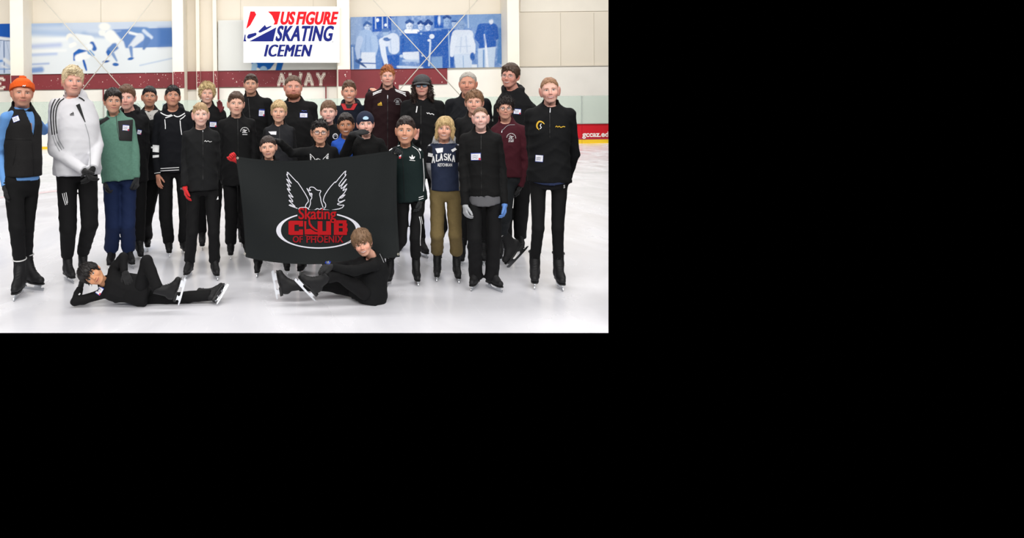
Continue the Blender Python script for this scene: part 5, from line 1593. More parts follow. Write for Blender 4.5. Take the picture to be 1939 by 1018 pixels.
PPL['white_jacket_man'] = dict(label='tall blond man in a white tracksuit jacket with black shoulder stripes', Y=6.02, head=(138, 127, 181), bx=140, yaw=24, sh=((106, 200, -.08), (165, 202, .10)), neck=.036, nx=141, px=142, hrot=(10, 0, 3), neckr=.060, fat=1.12,
    face=dict(skin=(222, 168, 150), mouth='smile', fw=1.02, jw=1.1, brow=(190, 156, 120), eyes='blue', blush=1.0, nose=1.1, eye_open=.85, old=1),
    hair=hair((214, 196, 160), top=.030, side=.010, back=.014, fringe=-.004, tl=.042, n=460, lift=.12, mess=.007, topcomb=(-.07, -.02, .0), blobs=[(-.01, -.055, .205, .05, .035, .026)], tw=.005),
    arm_l=((103, 284, -.10), (158, 322, -.28)), arm_r=((184, 274, .02), (176, 318, -.24)), hand_l=dict(glove=(14, 14, 16), dir=(.5, -.15, -.5)), hand_r=dict(glove=(14, 14, 16), dir=(-.25, -.25, -.8)),
    jacket=dict(col=(212, 212, 217), arm=1.2, off=.020, belly=.035, collar='open', ch=.06, vd=.14, wr=.0045, var=.0, bump=.12, sheen=0), hem=331,
    trousers=dict(w=(.095, .076, .060), hem=.25, name='track_pants'), knee_l=(129, 432, -.06), knee_r=(170, 425, .0), foot_l=(131, 532, 18), foot_r=(160, 524, 8),
    decals=[S_('stripe', [(118, 177), (106, 186), (98, 202), (96, 225), (99, 255)], 2.1, m_bk, label='black shoulder stripe'), S_('stripe', [(121, 180), (110, 190), (102, 206), (101, 228), (103.5, 255)], 2.1, m_bk), S_('stripe', [(121.5, 186), (112, 194), (106.5, 209), (105.5, 230), (108, 253)], 2.1, m_bk),
        S_('stripe', [(100, 257), (104, 270), (113, 286)], 1.6, m_gr, label='grey sleeve stripe'), S_('stripe', [(104, 255.5), (108, 268), (117, 284)], 1.6, m_gr), S_('stripe', [(108, 254), (112, 266), (121, 281)], 1.6, m_gr),
        S_('stripe', [(149, 184), (155, 187), (160, 191)], 2.6, m_bk), three_bar(136, 214, 9, m_bk), S_('zip', [(161, 234), (169, 262), (171, 300), (171, 328)], 1.0, m_gr), G_('black_shirt', [(143.5, 199), (151, 196), (162, 231), (160.5, 231)], m_bk, 3, 8, lift_=.005),
        S_('stripe', [(118, 366), (120, 375), (124, 388)], 1.2, m_wh, on='trousers'), S_('stripe', [(121.5, 365), (123.5, 375), (127, 387)], 1.2, m_wh, on='trousers'), S_('stripe', [(125, 364), (127, 375), (128, 384)], 1.2, m_wh, on='trousers')])
PPL['green_boy'] = dict(label='dark-haired boy in a green pullover with black chest panel and navy trousers', Y=6.5, head=(214, 168.5, 215), bx=222, nx=217, yaw=4, hrot=(6, 0, 2), px=224, shw=.150, neckr=.046,
    face=dict(skin=(204, 154, 130), mouth='smile', brow=(38, 28, 24), eyes='dark', brow_t=.0046, fw=.98),
    hair=hair((36, 28, 26), top=.026, side=.011, tl=.030, fringe=.002, blobs=[(.02, -.055, .195, .055, .03, .026)], topcomb=(.05, -.03, -.01), n=320),
    arm_l=((195, 285, .03), (200, 345, -.06)), arm_r=((255, 284, .03), (258, 336, -.02)), hand_l=dict(glove=(22, 24, 28), curl=.7), hand_r=dict(glove=(22, 24, 28), curl=.7),
    jacket=dict(name='pullover', col=(94, 134, 118), arm=1.1, off=.018, collar='stand', ch=.055, wr=.005, var=.09, masks=[]), hem=341, shirt=0,
    trousers=dict(col=(22, 36, 70), w=(.092, .080, .080), hem=.20, wr=.005), foot_l=(210, 506, -8), foot_r=(246, 505, 14), knee_l=(214, 425, -.05), knee_r=(242, 425, -.02),
    decals=[G_('yoke_panel', [(184, 230), (203, 220.5), (208, 224.5), (188.5, 237)], m_bk, 6, 5, label='black shoulder panel'), G_('chest_panel', [(223, 229), (252, 226), (250, 267), (226.5, 266)], m_bk, 8, 9, label='black chest panel'), T_(238.5, 242, 13, 11, 5), S_('zip', [(220, 217), (222, 240), (226, 265)], 1.0, m_zl)])
PPL['behind_green'] = dict(label='brown-haired teenager in black half hidden behind the green pullover boy', Y=7.0, head=(240, 162, 208), bx=246, nx=244, yaw=-6, hrot=(-8, 2, -2),
    face=dict(skin=(224, 172, 156), mouth='neutral', brow=(96, 70, 52), eyes='blue', blush=.9),
    hair=hair((100, 72, 54), top=.026, side=.010, tl=.03, blobs=[(-.01, -.055, .198, .058, .032, .026)], topcomb=(.05, -.02, .01), n=320),
    jacket=dict(name='hooded_sweatshirt', col=(24, 24, 27), collar='hood'), hem=350, arm_r=((276, 285, .05), (270, 345, .05)), foot_l=(236, None, 0), foot_r=(262, None, 5),
    decals=[T_(264, 250, 8, 9, 10)])
PPL['cardigan_boy'] = dict(label='dark-haired teenager in charcoal cardigan over a pale buttoned shirt', Y=7.35, head=(283, 164, 203), bx=282, yaw=4, hrot=(2, -4, 3), shw=.165, neckr=.048,
    face=dict(skin=(190, 138, 112), mouth='neutral', brow=(30, 24, 22), eyes='dark', brow_t=.0046, ear=1.15, lip=(150, 90, 84)),
    hair=hair((28, 24, 26), top=.020, side=.006, tl=.022, blobs=[(-.02, -.05, .195, .05, .03, .022)]),
    jacket=dict(name='cardigan', col=(40, 41, 45), collar='open', ch=.02, vd=.12), hem=350, foot_l=(258, None, 0), foot_r=(279, 472, 4), knee_r=(275, 420, -.03), trousers=dict(hem=.14, w=(.088, .078, .072)), arm_r=((316, 280, .1), (308, 340, .1)),
    decals=[G_('shirt_placket', [(274, 210), (300, 208), (290, 226), (284, 227)], mat('pale grey shirt', rgb(196, 194, 190)[:3], .8, var=.06), 6, 6, lift_=.006, label='pale grey buttoned shirt'), S_('button', [(284.6, 218), (285.6, 218.6)], 1.2, m_bk, lift_=.009), S_('button', [(284.8, 224), (285.8, 224.4)], 1.2, m_bk, lift_=.009)])
PPL['hoodie_teen'] = dict(label='smiling teenager in a navy hoodie with white collar stripes and drawstrings', Y=7.02, head=(327, 163, 203), bx=327, yaw=2, hrot=(3, -9, 4), neckr=.052, shw=.165,
    face=dict(skin=(196, 142, 118), mouth='smile', brow=(34, 26, 24), eyes='dark', brow_t=.0048, lip=(170, 100, 92), ear=1.1, eye_open=.8),
    hair=hair((30, 25, 26), top=.022, side=.008, tl=.024, jag=.006, mess=.04, lift=.5, n=320, blobs=[(0, -.05, .198, .06, .03, .02)]),
    jacket=dict(name='hoodie', col=(17, 19, 27), collar='hood', arm=1.15), hem=325, arm_l=((295, 278, .02), (299, 330, -.08)), arm_r=((362, 280, .05), (352, 330, .05)), hand_l=dict(curl=.25, palm=(.6, .6, 0)),
    foot_l=(320, 483, 2), foot_r=(350, 481, 14), knee_l=(314, 412, -.04), knee_r=(352, 412, 0), trousers=dict(hem=.16, w=(.090, .076, .068)),
    decals=[S_('drawstring', [(312, 226), (313, 236), (313.2, 244)], 1.5, m_wh, lift_=.008), S_('drawstring', [(341, 228), (342, 240), (344, 255)], 1.5, m_wh, lift_=.008),
        S_('collar_stripe', [(304, 213), (311, 217), (318, 219), (325, 217)], 1.8, m_wh, lift_=.006), S_('collar_stripe', [(350, 214), (344, 218), (336, 221), (329, 218)], 1.8, m_wh, lift_=.006), S_('collar_stripe', [(313, 223), (320, 221), (327, 218.5)], 1.6, m_wh, lift_=.007), S_('collar_stripe', [(341, 226), (347, 222), (351, 218)], 1.6, m_wh, lift_=.007),
        G_('sleeve_band', [(286, 274), (301.5, 275), (301, 288.5), (286, 287)], m_wh, 5, 4), G_('sleeve_band', [(286, 294), (301, 293), (301, 297.5), (286, 299)], m_wh, 5, 2), S_('hem_stripe', [(304, 319), (320, 318), (339, 317)], 1.3, m_wh), S_('hem_stripe', [(304, 323.5), (320, 322.5), (339, 321.5)], 1.3, m_wh),
        S_('cuff_stripe', [(291, 328.5), (298, 327), (304, 326.5)], 1.1, m_wh), S_('cuff_stripe', [(291.5, 332.5), (298, 331), (304.5, 330.5)], 1.1, m_wh)])
PPL['curly_blond'] = dict(label='curly blond teenager in black with raised dark red glove, back row', Y=7.4, head=(392, 158, 197), bx=392, yaw=3, hrot=(4, -2, 3), shw=.16, neckr=.05,
    face=dict(skin=LIGHT, mouth='teeth', brow=(176, 140, 100), eyes='blue', blush=.8, eye_open=.7),
    hair=hair((206, 182, 134), top=.030, side=.020, back=.02, tl=.030, curl=.006, lift=.5, mess=.06, n=420, na=.005, fringe=-.002, line=[(-.13, .182), (-.085, .178), (-.066, .168), (-.052, .135), (-.035, .105), (-.012, .080), (.034, .05), (.06, .03), (.12, .02)], tw=.005),
    jacket=dict(col=BL, collar='stand'), hem=350, arm_r=((430, 250, .05), (414, 216, .03)), hand_r=dict(glove=(122, 44, 50), dir=(.2, -.05, 1), palm=(-.6, -.8, 0), curl=.25, thumb=.2),
    foot_l=(383, 470, 0), foot_r=(408, 470, 8), trousers=dict(hem=.20), decals=[T_(403.5, 235.5, 13, 10, 2)])
PPL['front_blond_boy'] = dict(label='slim blond boy in charcoal zip jacket with red gloves, front left', Y=6.1, head=(380, 195.5, 239), bx=379, yaw=2, hrot=(2, -2, 0), shw=.155, neckr=.047, px=381,
    face=dict(skin=(234, 190, 174), mouth='teeth', brow=(170, 130, 98), eyes='dark', fw=.96, ear=1.3, jw=.92, blush=.9),
    hair=hair((184, 154, 116), top=.018, side=.006, tl=.028, topcomb=(-.05, -.02, .01), lift=.18, n=340, blobs=[(-.02, -.05, .198, .055, .03, .022)]),
    jacket=dict(col=BK2, collar='stand', ch=.06, arm=1.12, off=.020), hem=360, arm_l=((352, 300, .03), (350, 352, -.06)), arm_r=((409, 300, .05), (407, 345, .10)), hand_l=dict(glove=(212, 32, 36), dir=(.10, -.1, -1), curl=.35, label='bright red glove'), hand_r=dict(glove=(20, 20, 22)),
    foot_l=(357, 524, -14), foot_r=(408, 526, 8), knee_l=(364, 440, -.04), knee_r=(405, 440, -.02), trousers=dict(w=(.080, .066, .062), hem=.17, wr=.005),
    decals=[S_('zip', [(384, 243), (384.5, 300), (384, 358)], .9, m_zl), S_('zip_pull', [(384, 246), (384.2, 250)], 1.2, m_zip, lift_=.008), S_('lettering', [(387, 268), (389, 266), (391, 268), (394, 266.5), (397, 268.5), (401, 267.5)], .9, m_wh), S_('wrist_watch', [(341, 356), (346, 357.5), (351, 357)], 4, mat('watch steel', rgb(140, 142, 145)[:3], .3, metal=1.0), lift_=.012),
        lambda decal, J, d: decal('trouser_badge', (np.array([(410, 378), (413, 371), (414, 377)]), [(0, 1, 2)]), m_wh, 'trousers', .005)])
PPL['emblem_boy'] = dict(label='brown-haired boy in black jacket with a white arched chest emblem', Y=6.92, head=(447, 174.5, 218), bx=447, yaw=6, hrot=(4, 0, 2), shw=.17, neckr=.05,
    face=dict(skin=(226, 178, 156), mouth='smile', brow=(92, 68, 54), eyes='hazel', ear=1.1),
    hair=hair((84, 64, 52), top=.020, side=.008, tl=.024, blobs=[(-.02, -.055, .195, .055, .03, .022)]),
    jacket=dict(col=(21, 21, 23), collar='stand', arm=1.15, off=.022), hem=352, arm_l=((418, 288, .06), (422, 340, .05)), arm_r=((479, 288, .06), (474, 340, .06)), hand_l=dict(glove=(18, 18, 20)), hand_r=dict(glove=(18, 18, 20)),
    foot_l=(437, 487, 0), foot_r=(468, 484, 6), trousers=dict(hem=.17, w=(.086, .074, .070)), knee_l=(438, 410, -.03), knee_r=(464, 410, 0),
    decals=[arch(463.5, 249, 8, m_wh), S_('zip', [(450, 220), (451, 290)], .8, m_zl)])
PPL['tall_teen'] = dict(label='tall smiling young man in black jacket with name tag, back row left', Y=7.7, head=(475, 141, 178), bx=476, yaw=-3, hrot=(-3, -2, 2), shw=.185, neckr=.055,
    face=dict(skin=(208, 158, 134), mouth='smile', brow=(48, 34, 28), eyes='dark', brow_t=.0046, jw=1.08, stubble=.25),
    hair=hair((66, 50, 42), top=.020, side=.008, tl=.02, blobs=[(.0, -.045, .205, .06, .035, .022)]),
    jacket=dict(col=BL, collar='stand', ch=.06, arm=1.15, off=.022), hem=350, decals=[T_(495.5, 214, 11, 12, 2), S_('zip', [(470, 186), (474, 230)], .8, m_zl), S_('lettering', [(491, 207), (501, 207)], 1.0, m_tagb)])
PPL['vest_blond'] = dict(label='blond boy with a side-swept fringe and dark grey vest, middle row', Y=7.0, head=(528, 191, 232), bx=528, yaw=0, hrot=(-3, 0, 2), shw=.155, neckr=.046,
    face=dict(skin=(228, 178, 152), mouth='smile', brow=(150, 112, 80), eyes='brown'),
    hair=hair((198, 170, 126), top=.022, side=.011, tl=.034, fringe=.008, part=.012, topcomb=(-.07, -.02, -.02), n=360, blobs=[(-.028, -.058, .180, .048, .028, .030)]),
    jacket=dict(col=(46, 47, 52), collar='stand', masks=[(lambda L, c: np.abs(L[:, 0]) - .152 * c['k'], (21, 21, 23)), (lambda L, c: L[:, 2] - .985 * c['T'], (20, 20, 22))]), hem=340, arm_l=((500, 300, .0), (505, 350, 0)),
    decals=[G_('name_tag', [(508, 249), (523.5, 248.5), (523, 255), (513, 254.5)], m_tagw, 4, 3, label='white name tag partly covered'), S_('zip', [(529, 238), (530, 290)], .8, m_zl)])
PPL['bearded_man'] = dict(label='big man with reddish beard and black jacket standing before the AWAY lettering', Y=7.8, head=(555, 143.5, 186), bx=558, yaw=3, hrot=(3, 0, 1), shw=.205, neckr=.066, fat=1.22,
    face=dict(skin=(218, 158, 138), mouth='smile', fw=1.08, jw=1.2, brow=(120, 84, 60), eyes='blue', eye_open=.7, blush=1),
    hair=hair((98, 78, 64), top=.010, side=.004, tl=.010, lift=.6, line=[(-.13, .190), (-.085, .188), (-.062, .176), (-.048, .150), (-.030, .125), (-.012, .100), (.006, .108), (.024, .112), (.034, .066), (.055, .038), (.12, .034)]), beard=(134, 84, 56),
    jacket=dict(col=(20, 20, 22), collar='stand', ch=.035, arm=1.25, off=.022, belly=.03), hem=350, decals=[T_(575, 218, 14.5, 9, 1, corner=False), S_('lettering', [(571, 210), (573, 209), (575, 210.5), (577.5, 209.5), (581, 210)], .9, m_tagb)])
PPL['small_boy'] = dict(label='smallest boy with black headband holding the banner corner in a red glove', Y=6.18, head=(508, 258, 299), h=1.30, bx=508, yaw=0, hrot=(-5, 0, -6), shw=.15, neckr=.042,
    face=dict(skin=(226, 176, 152), mouth='open', brow=(60, 44, 38), eyes='dark', fw=1.06, jw=.95, slant=.0014, lip=(184, 96, 92)),
    hair=hair((52, 40, 36), top=.012, side=.006, tl=.016),
    jacket=dict(col=BL, collar='stand'), hem=385, arm_l=((470, 330, -.08), (449, 305, -.20)), arm_r=((545, 340, .0), (540, 380, .0)), hand_l=dict(glove=(206, 34, 40), dir=(-.5, -.1, .55), palm=(.3, -.9, 0), curl=1.0, thumb=.7, label='bright red glove gripping the banner'),
    foot_l=(488, 520, -4), foot_r=(543, 516, 2, .05), fs=.90, trousers=dict(hem=.14), knee_l=(492, 450, -.04), knee_r=(538, 450, 0))
PPL['middle_boy'] = dict(label='brown-haired boy with round white badge on black jacket, middle row', Y=6.85, head=(622, 191, 232), bx=622, yaw=0, hrot=(-2, 1, 0), shw=.15, neckr=.046,
    face=dict(skin=(232, 184, 168), mouth='neutral', brow=(110, 80, 62), eyes='brown', fw=1.04, lip=(196, 116, 110)),
    hair=hair((112, 84, 64), top=.018, side=.009, tl=.026, fringe=.008, topcomb=(.04, -.05, -.02), n=320),
    jacket=dict(col=(20, 20, 23), collar='stand', ch=.03), hem=340, decals=[S_('round_badge', [(635 + 4.6 * math.cos(a / 12 * 2 * math.pi), 258 + 4.8 * math.sin(a / 12 * 2 * math.pi)) for a in range(12)], 1.6, m_wh, closed=True), S_('badge_figure', [(632, 260), (634, 256), (637, 258), (638, 255)], 1.3, m_gr), S_('lanyard', [(608, 257), (604, 259), (601, 261)], 1.6, m_wh)])
PPL['glasses_boy'] = dict(label='boy with rectangular black glasses and bird-print sweatshirt behind the banner', Y=6.36, head=(606, 228, 272), h=1.42, bx=607, yaw=-2, hrot=(2, 0, 2), shw=.16, neckr=.046,
    face=dict(skin=(224, 170, 142), mouth='smile', brow=(36, 28, 26), eyes='dark', fw=1.06, slant=.0016, lip=(190, 112, 100), ear=1.1),
    hair=hair((28, 24, 24), top=.022, side=.007, tl=.024, lift=.8, topcomb=(0, -.03, .07), blobs=[(0, -.05, .205, .055, .03, .02)], n=320), glasses=('rect', .0022, (30, 30, 34), 4.0, .16, (.75, .8, .9, 1)),
    jacket=dict(name='sweatshirt', col=(21, 22, 24), collar='stand', ch=.045, arm=1.2), hem=385, arm_l=((552, 290, .0), (529, 268, -.12)), arm_r=((642, 312, .06), (634, 350, .08)), hand_l=dict(glove=(18, 19, 22), dir=(-.8, -.25, .30), palm=(-.1, -.4, -1), curl=.35, thumb=.3),
    foot_l=(572, 517, -12), foot_r=(618, 519, 6, .0), fs=.95,
    decals=[lambda decal, J, d: decal('bird_print', join_vf([stroke2d(q, 1.0, seg=2) for q in phoenix_paths(lambda x, y: (587 + (x - 68) * .052, 290 + (y - 70) * .052)) if True][:3] and [stroke2d(q, .9, seg=2) for q in phoenix_paths(lambda x, y: (586.5 + (x - 68) * .052, 290 + (y - 70) * .052))[:3]]), m_wh, 'jacket', .006, label='white rising bird print')])
PPL['blue_boy'] = dict(label='dark-haired smiling boy in a bright blue jacket behind the banner', Y=6.55, head=(655, 215, 258), h=1.46, bx=655, yaw=0, hrot=(-2, 0, -2), shw=.145, neckr=.044,
    face=dict(skin=(182, 126, 96), mouth='teeth', brow=(32, 26, 24), eyes='dark', lip=(156, 88, 80), blush=.3),
    hair=hair((34, 27, 26), top=.020, side=.009, tl=.022, blobs=[(0, -.05, .195, .06, .03, .02)]), jacket=dict(col=(44, 92, 196), collar='stand', ch=.05), hem=370)
PPL['hooded_man'] = dict(label='grinning man in navy hooded coat over a red shirt, back row', Y=7.7, head=(661, 153, 194), bx=664, yaw=0, hrot=(1, 0, 0), shw=.175, neckr=.052,
    face=dict(skin=(222, 164, 140), mouth='teeth', brow=(88, 62, 48), eyes='dark', fw=.94, eye_open=.75, blush=.8),
    hair=hair((92, 66, 50), top=.020, side=.006, tl=.02, blobs=[(0, -.045, .205, .055, .03, .02)]),
    jacket=dict(name='hooded_coat', col=(24, 30, 48), collar='hood', arm=1.3, off=.03), hem=350, arm_r=((697, 206, .03), (705, 170.5, -.24)), hand_r=dict(dir=(.72, -.66, -.12), palm=(.1, .0, -.9), curl=.30, thumb=.2),
    decals=[G_('red_shirt', [(645, 196), (677, 196), (670, 208), (651, 208)], mat('red shirt', rgb(186, 34, 40)[:3], .8), 6, 5, lift_=.012, label='red shirt at the neck'), G_('dark_shirt', [(653, 196), (669, 196), (664, 205), (657, 205)], m_bk, 4, 4, lift_=.016)])
PPL['beanie_boy'] = dict(label='boy in navy knit hat with a gloved hand across his mouth', Y=6.25, head=(692, 213, 256), h=1.50, bx=694, yaw=0, hrot=(3, 0, -2), shw=.16, neckr=.044,
    face=dict(skin=(232, 182, 166), mouth='smile', brow=(120, 92, 74), eyes='brown', blush=.8),
    hat=('beanie', (24, 32, 56), lambda H2L, o, fc: mk('badge', H2L(np.array([(x, -.106 - .0 + .9 * x * x * 2 - (z - .17) * -.35, z) for x, z in [(-.024, .162), (0, .158), (.024, .162), (.030, .176), (.016, .190), (0, .194), (-.016, .190), (-.030, .176)]])), [tuple(range(8))], mat('ice blue badge', rgb(176, 208, 232)[:3], .6), o, label='pale blue badge'), False),
    jacket=dict(name='fleece', col=(19, 19, 20), collar='stand', arm=1.25, bump=.5, bscale=60), hem=375, arm_l=((652, 292, -.08), (668, 254, -.24)), arm_r=((730, 300, .0), (738, 340, .0)),
    hand_l=dict(glove=(20, 21, 24), dir=(.95, -.05, .22), palm=(0, .6, -.8), curl=.12, thumb=.1, spread=.0))
PPL['redhead'] = dict(label='tall red-haired young man in dark maroon jacket with white shoulder stripes', Y=7.35, head=(734, 125, 164), bx=734, yaw=0, hrot=(0, 0, 0), shw=.19, neckr=.054,
    face=dict(skin=(230, 176, 158), mouth='neutral', brow=(190, 128, 88), eyes='blue', eye_open=.8, lip=(200, 110, 104), blush=.9, fw=.94),
    hair=hair((180, 112, 68), top=.024, side=.007, tl=.026, curl=.005, mess=.06, lift=.5, n=380, na=.005, blobs=[(-.02, -.05, .205, .055, .03, .022)]),
    jacket=dict(name='track_jacket', col=(46, 19, 24), collar='stand', ch=.05, arm=1.15, off=.022), hem=350,
    decals=[S_('stripe', [(723, 170), (714, 173.5), (706, 177)], 1.7, m_wh, label='white shoulder stripe'), S_('stripe', [(722, 173.5), (713, 176.5), (706, 180)], 1.3, m_wh), S_('stripe', [(748, 169), (758, 173), (768, 176)], 1.6, m_wh), S_('stripe', [(749, 171.5), (759, 176), (768, 179)], 1.3, m_wh), S_('stripe', [(762, 177), (769, 182)], 1.2, m_wh),
        three_bar(719, 195, 9.5, m_ye), arch(753, 193, 6.5, m_gr), S_('zip', [(734, 180), (734, 290)], .8, m_zl), S_('zip_pull', [(734, 180), (734, 187)], 1.3, m_zip, lift_=.009)])
PPL['capped_teen'] = dict(label='teenager with long dark curls under a grey cap and blue-tinted glasses', Y=6.95, head=(799, 143, 182), bx=800, yaw=0, hrot=(-2, -2, 0), shw=.18, neckr=.05,
    face=dict(skin=(216, 162, 146), mouth='neutral', brow=(60, 44, 38), eyes='dark', lip=(186, 96, 94)), hat=('cap', (70, 70, 72)), glasses=('rect', .0022, (60, 62, 70), 3.0, .45, (.25, .45, .62, 1)),
    hair=hair((54, 40, 36), top=.006, side=.020, back=.024, tl=.026, curl=.013, lift=.5, mess=.09, n=620, tmin=-.08, tmax=.165, tw=.0045, na=.007, line=[(-.13, .19), (-.062, .17), (-.04, .14), (-.02, .10), (0, .05), (.034, .0), (.12, -.04)], locks=[(-.082, -.005, .11, -.098, -.015, .0, .022, .028), (.080, -.005, .11, .096, -.015, .0, .024, .030), (-.09, .0, .02, -.080, -.01, -.07, .026, .018), (.09, .0, .02, .108, -.01, -.055, .028, .018), (0, .09, .10, 0, .09, -.05, .06, .05)]),
    jacket=dict(name='hooded_jacket', col=(19, 19, 22), collar='hood', arm=1.15), hem=350, arm_l=((764, 292, -.05), (787, 262, -.20)), hand_l=dict(dir=(.05, -.05, 1), palm=(-.3, -.9, 0), thumb_to=(-.5, 0, .8), curl=(.9, 1.3, 1.4, 1.4), thumb=.0),
    foot_l=(800, 485, 25), foot_r=(845, 512, 12), trousers=dict(hem=.2), knee_r=(836, 430, -.1),
    decals=[S_('script', [(808, 213), (810, 215), (812, 213.6), (815, 216), (818, 215), (822, 217.5)], 1.3, m_wh), S_('zip_edge', [(790, 201), (789, 208), (788, 213)], 2.0, m_wh), S_('zip', [(797, 200), (797, 290)], .8, m_zl)])
PPL['teal_boy'] = dict(label='dark-haired boy in dark green track jacket holding the banner top corner', Y=5.84, head=(768, 221, 273), h=1.43, bx=768, yaw=2, hrot=(-4, -2, 2), shw=.150, neckr=.046, px=778,
    face=dict(skin=(216, 160, 132), mouth='teeth', brow=(44, 32, 28), eyes='dark', fw=.98, ear=1.1, brow_h=.001, lip=(190, 104, 96)),
    hair=hair((48, 38, 36), top=.016, side=.005, tl=.016, lift=.3, topcomb=(0, -.02, .06), blobs=[(0, -.045, .2, .058, .03, .02)]),
    jacket=dict(name='track_jacket', col=(24, 44, 44), collar='stand', ch=.055, arm=1.1, off=.02, wr=.003), hem=381, arm_l=((735, 322, -.04), (744, 297, -.20)), arm_r=((798, 330, .02), (796, 376, -.04)), hand_l=dict(glove=(20, 24, 28), dir=(.35, -.2, .5), palm=(.2, -.9, 0), curl=1.1, thumb=.7), hand_r=dict(glove=(22, 26, 28), curl=.5),
    foot_l=(738, 536, -6), foot_r=(789, 536, 6), knee_l=(760, 455, 0), knee_r=(786, 450, -.04), cuff=(170, 170, 172), trousers=dict(w=(.082, .066, .060), hem=.30),
    decals=[S_('stripe', [(757, 275), (748, 278), (738, 284), (734, 290)], 1.6, m_wh), S_('stripe', [(783, 275), (790, 278), (797, 285)], 3.2, m_wh, label='white shoulder stripe'), S_('piping', [(781, 277), (790, 283), (795, 291), (796, 300)], .9, m_wh), S_('sleeve_stripe', [(801, 300), (803, 330), (803, 345), (802, 362)], 1.3, m_wh), S_('cuff_stripe', [(793, 374), (802, 371)], 1.4, m_wh), S_('cuff_stripe', [(793, 378), (802, 375)], 1.2, m_wh),
        S_('trouser_stripe', [(794, 410), (797, 424), (797, 440), (796, 455), (797, 482)], 1.3, m_wh, on='trousers'), S_('trouser_stripe', [(797, 410), (800, 424), (799, 445), (799, 482)], 1.1, m_wh, on='trousers'),
        lambda decal, J, d: decal('trefoil_badge', join_vf([stroke2d([(780.5, 301), (780.5, 293)], [2.6, 3.4, 1.0], seg=1), stroke2d([(779.5, 301), (777, 298), (775.5, 296)], [2.2, 3, 1], seg=1), stroke2d([(781.5, 301), (784, 298), (785.5, 296)], [2.2, 3, 1], seg=1), stroke2d([(775.5, 303), (786, 304)], 1.1, seg=2)]), m_wh, 'jacket', .005, label='white leaf badge'),
        S_('zip', [(762, 285), (764, 330), (766, 378)], .8, m_zl), G_('tag_edge', [(756, 289), (760, 289), (759.5, 296), (755.5, 296)], m_tagw, 1, 2), G_('tag_edge', [(755.5, 296), (759.5, 296), (759, 300), (755.5, 300)], m_tagr, 1, 1), S_('glove_mark', [(785, 396), (787, 398)], 1.5, m_wh, lift_=.02)])
PPL['bob_boy'] = dict(label='boy with blond bob haircut, navy printed hoodie and khaki trousers', Y=5.92, head=(842, 222, 265), h=1.44, bx=840, nx=841, yaw=-2, hrot=(-3, 0, 4), shw=.145, neckr=.044, px=843,
    face=dict(skin=(224, 170, 146), mouth='teeth', brow=(150, 112, 84), eyes='dark', fw=.98),
    hair=hair((196, 168, 120), top=.022, side=.020, back=.022, tl=.055, tw=.006, lift=.1, n=420, mess=.006, fringe=-.004, part=.010, na=.0016, comb=(0, 0, -.12), topcomb=(.03, -.01, -.09), line=[(-.13, .172), (-.085, .172), (-.066, .160), (-.052, .120), (-.035, .060), (-.012, .030), (.034, .02), (.06, .016), (.12, .01)], locks=[(-.078, -.02, .11, -.076, -.012, .035, .020, .020), (.082, -.022, .13, .084, -.014, .045, .022, .022)], tmin=.02),
    jacket=dict(name='hoodie', col=(36, 44, 66), collar='hood', arm=1.15, off=.016, masks=[(lambda L, c: np.where(L[:, 2] > .965 * c['T'], 1, -1) * 1.0, (156, 156, 160)), (lambda L, c: (np.abs(L[:, 0]) - .140 * c['k']), (156, 156, 160)), (lambda L, c: np.minimum(np.abs(L[:, 0]) - .118 * c['k'], np.minimum(L[:, 2] - .58 * c['T'], .92 * c['T'] - L[:, 2])), (20, 21, 28))]), hem=361,
    arm_l=((816, 316, .04), (826, 350, .16)), arm_r=((868, 318, .04), (862, 350, .14)),
    foot_l=(828, 528, -2), foot_r=(866, 531, 6), knee_l=(828, 444, -.03), knee_r=(862, 444, -.03), trousers=dict(col=(112, 96, 62), w=(.092, .080, .070), hem=.31, wr=.006, name='khaki_trousers'),
    decals=[lambda decal, J, d: decal('lettering', join_vf([block_letter(c_, x_, y_, x_ + 6.2, y_ + 11.5, 2.1) for c_, x_, y_ in (('A', 817.5, 296), ('L', 825.2, 293.2), ('A', 832.6, 291.6), ('S', 840.6, 291.2), ('K', 848, 292), ('A', 855.6, 294.2))]), m_wh, 'jacket', .008, label='white arched letters ALASKA'), X_('KETCHIKAN', 829, 309, 856, 315, m_wh, bold=.02, lift_=.007), G_('name_tag', [(824, 281), (839, 279.5), (838.5, 288), (828, 290)], m_tagw, 4, 3, lift_=.009, label='white name tag half covered'), G_('sleeve_patch', [(811, 289), (820, 291), (818.5, 297.5), (810, 295.5)], m_wh, 3, 3, lift_=.007), G_('sleeve_patch', [(854, 283.5), (862, 279.5), (865, 283), (857, 288)], m_wh, 3, 3, lift_=.007)])
PPL['grey_man'] = dict(label='older man with short grey hair and black jacket, back row right', Y=7.6, head=(886, 137, 179), bx=886, yaw=-4, hrot=(-6, 0, 0), shw=.205, neckr=.064, fat=1.15,
    face=dict(skin=(212, 152, 128), mouth='smile', fw=1.06, jw=1.2, old=1, brow=(130, 112, 100), eye_open=.6, nose=1.15, stubble=.2, blush=.8, lip=(178, 108, 98)),
    hair=hair((168, 162, 154), top=.007, side=.005, back=.007, tl=.010, lift=.5, line=[(-.13, .196), (-.085, .194), (-.062, .182), (-.048, .155), (-.030, .125), (-.012, .100), (.006, .108), (.024, .112), (.034, .066), (.055, .038), (.12, .034)]),
    jacket=dict(col=(28, 30, 36), collar='stand', ch=.035, arm=1.2, off=.022), hem=350)
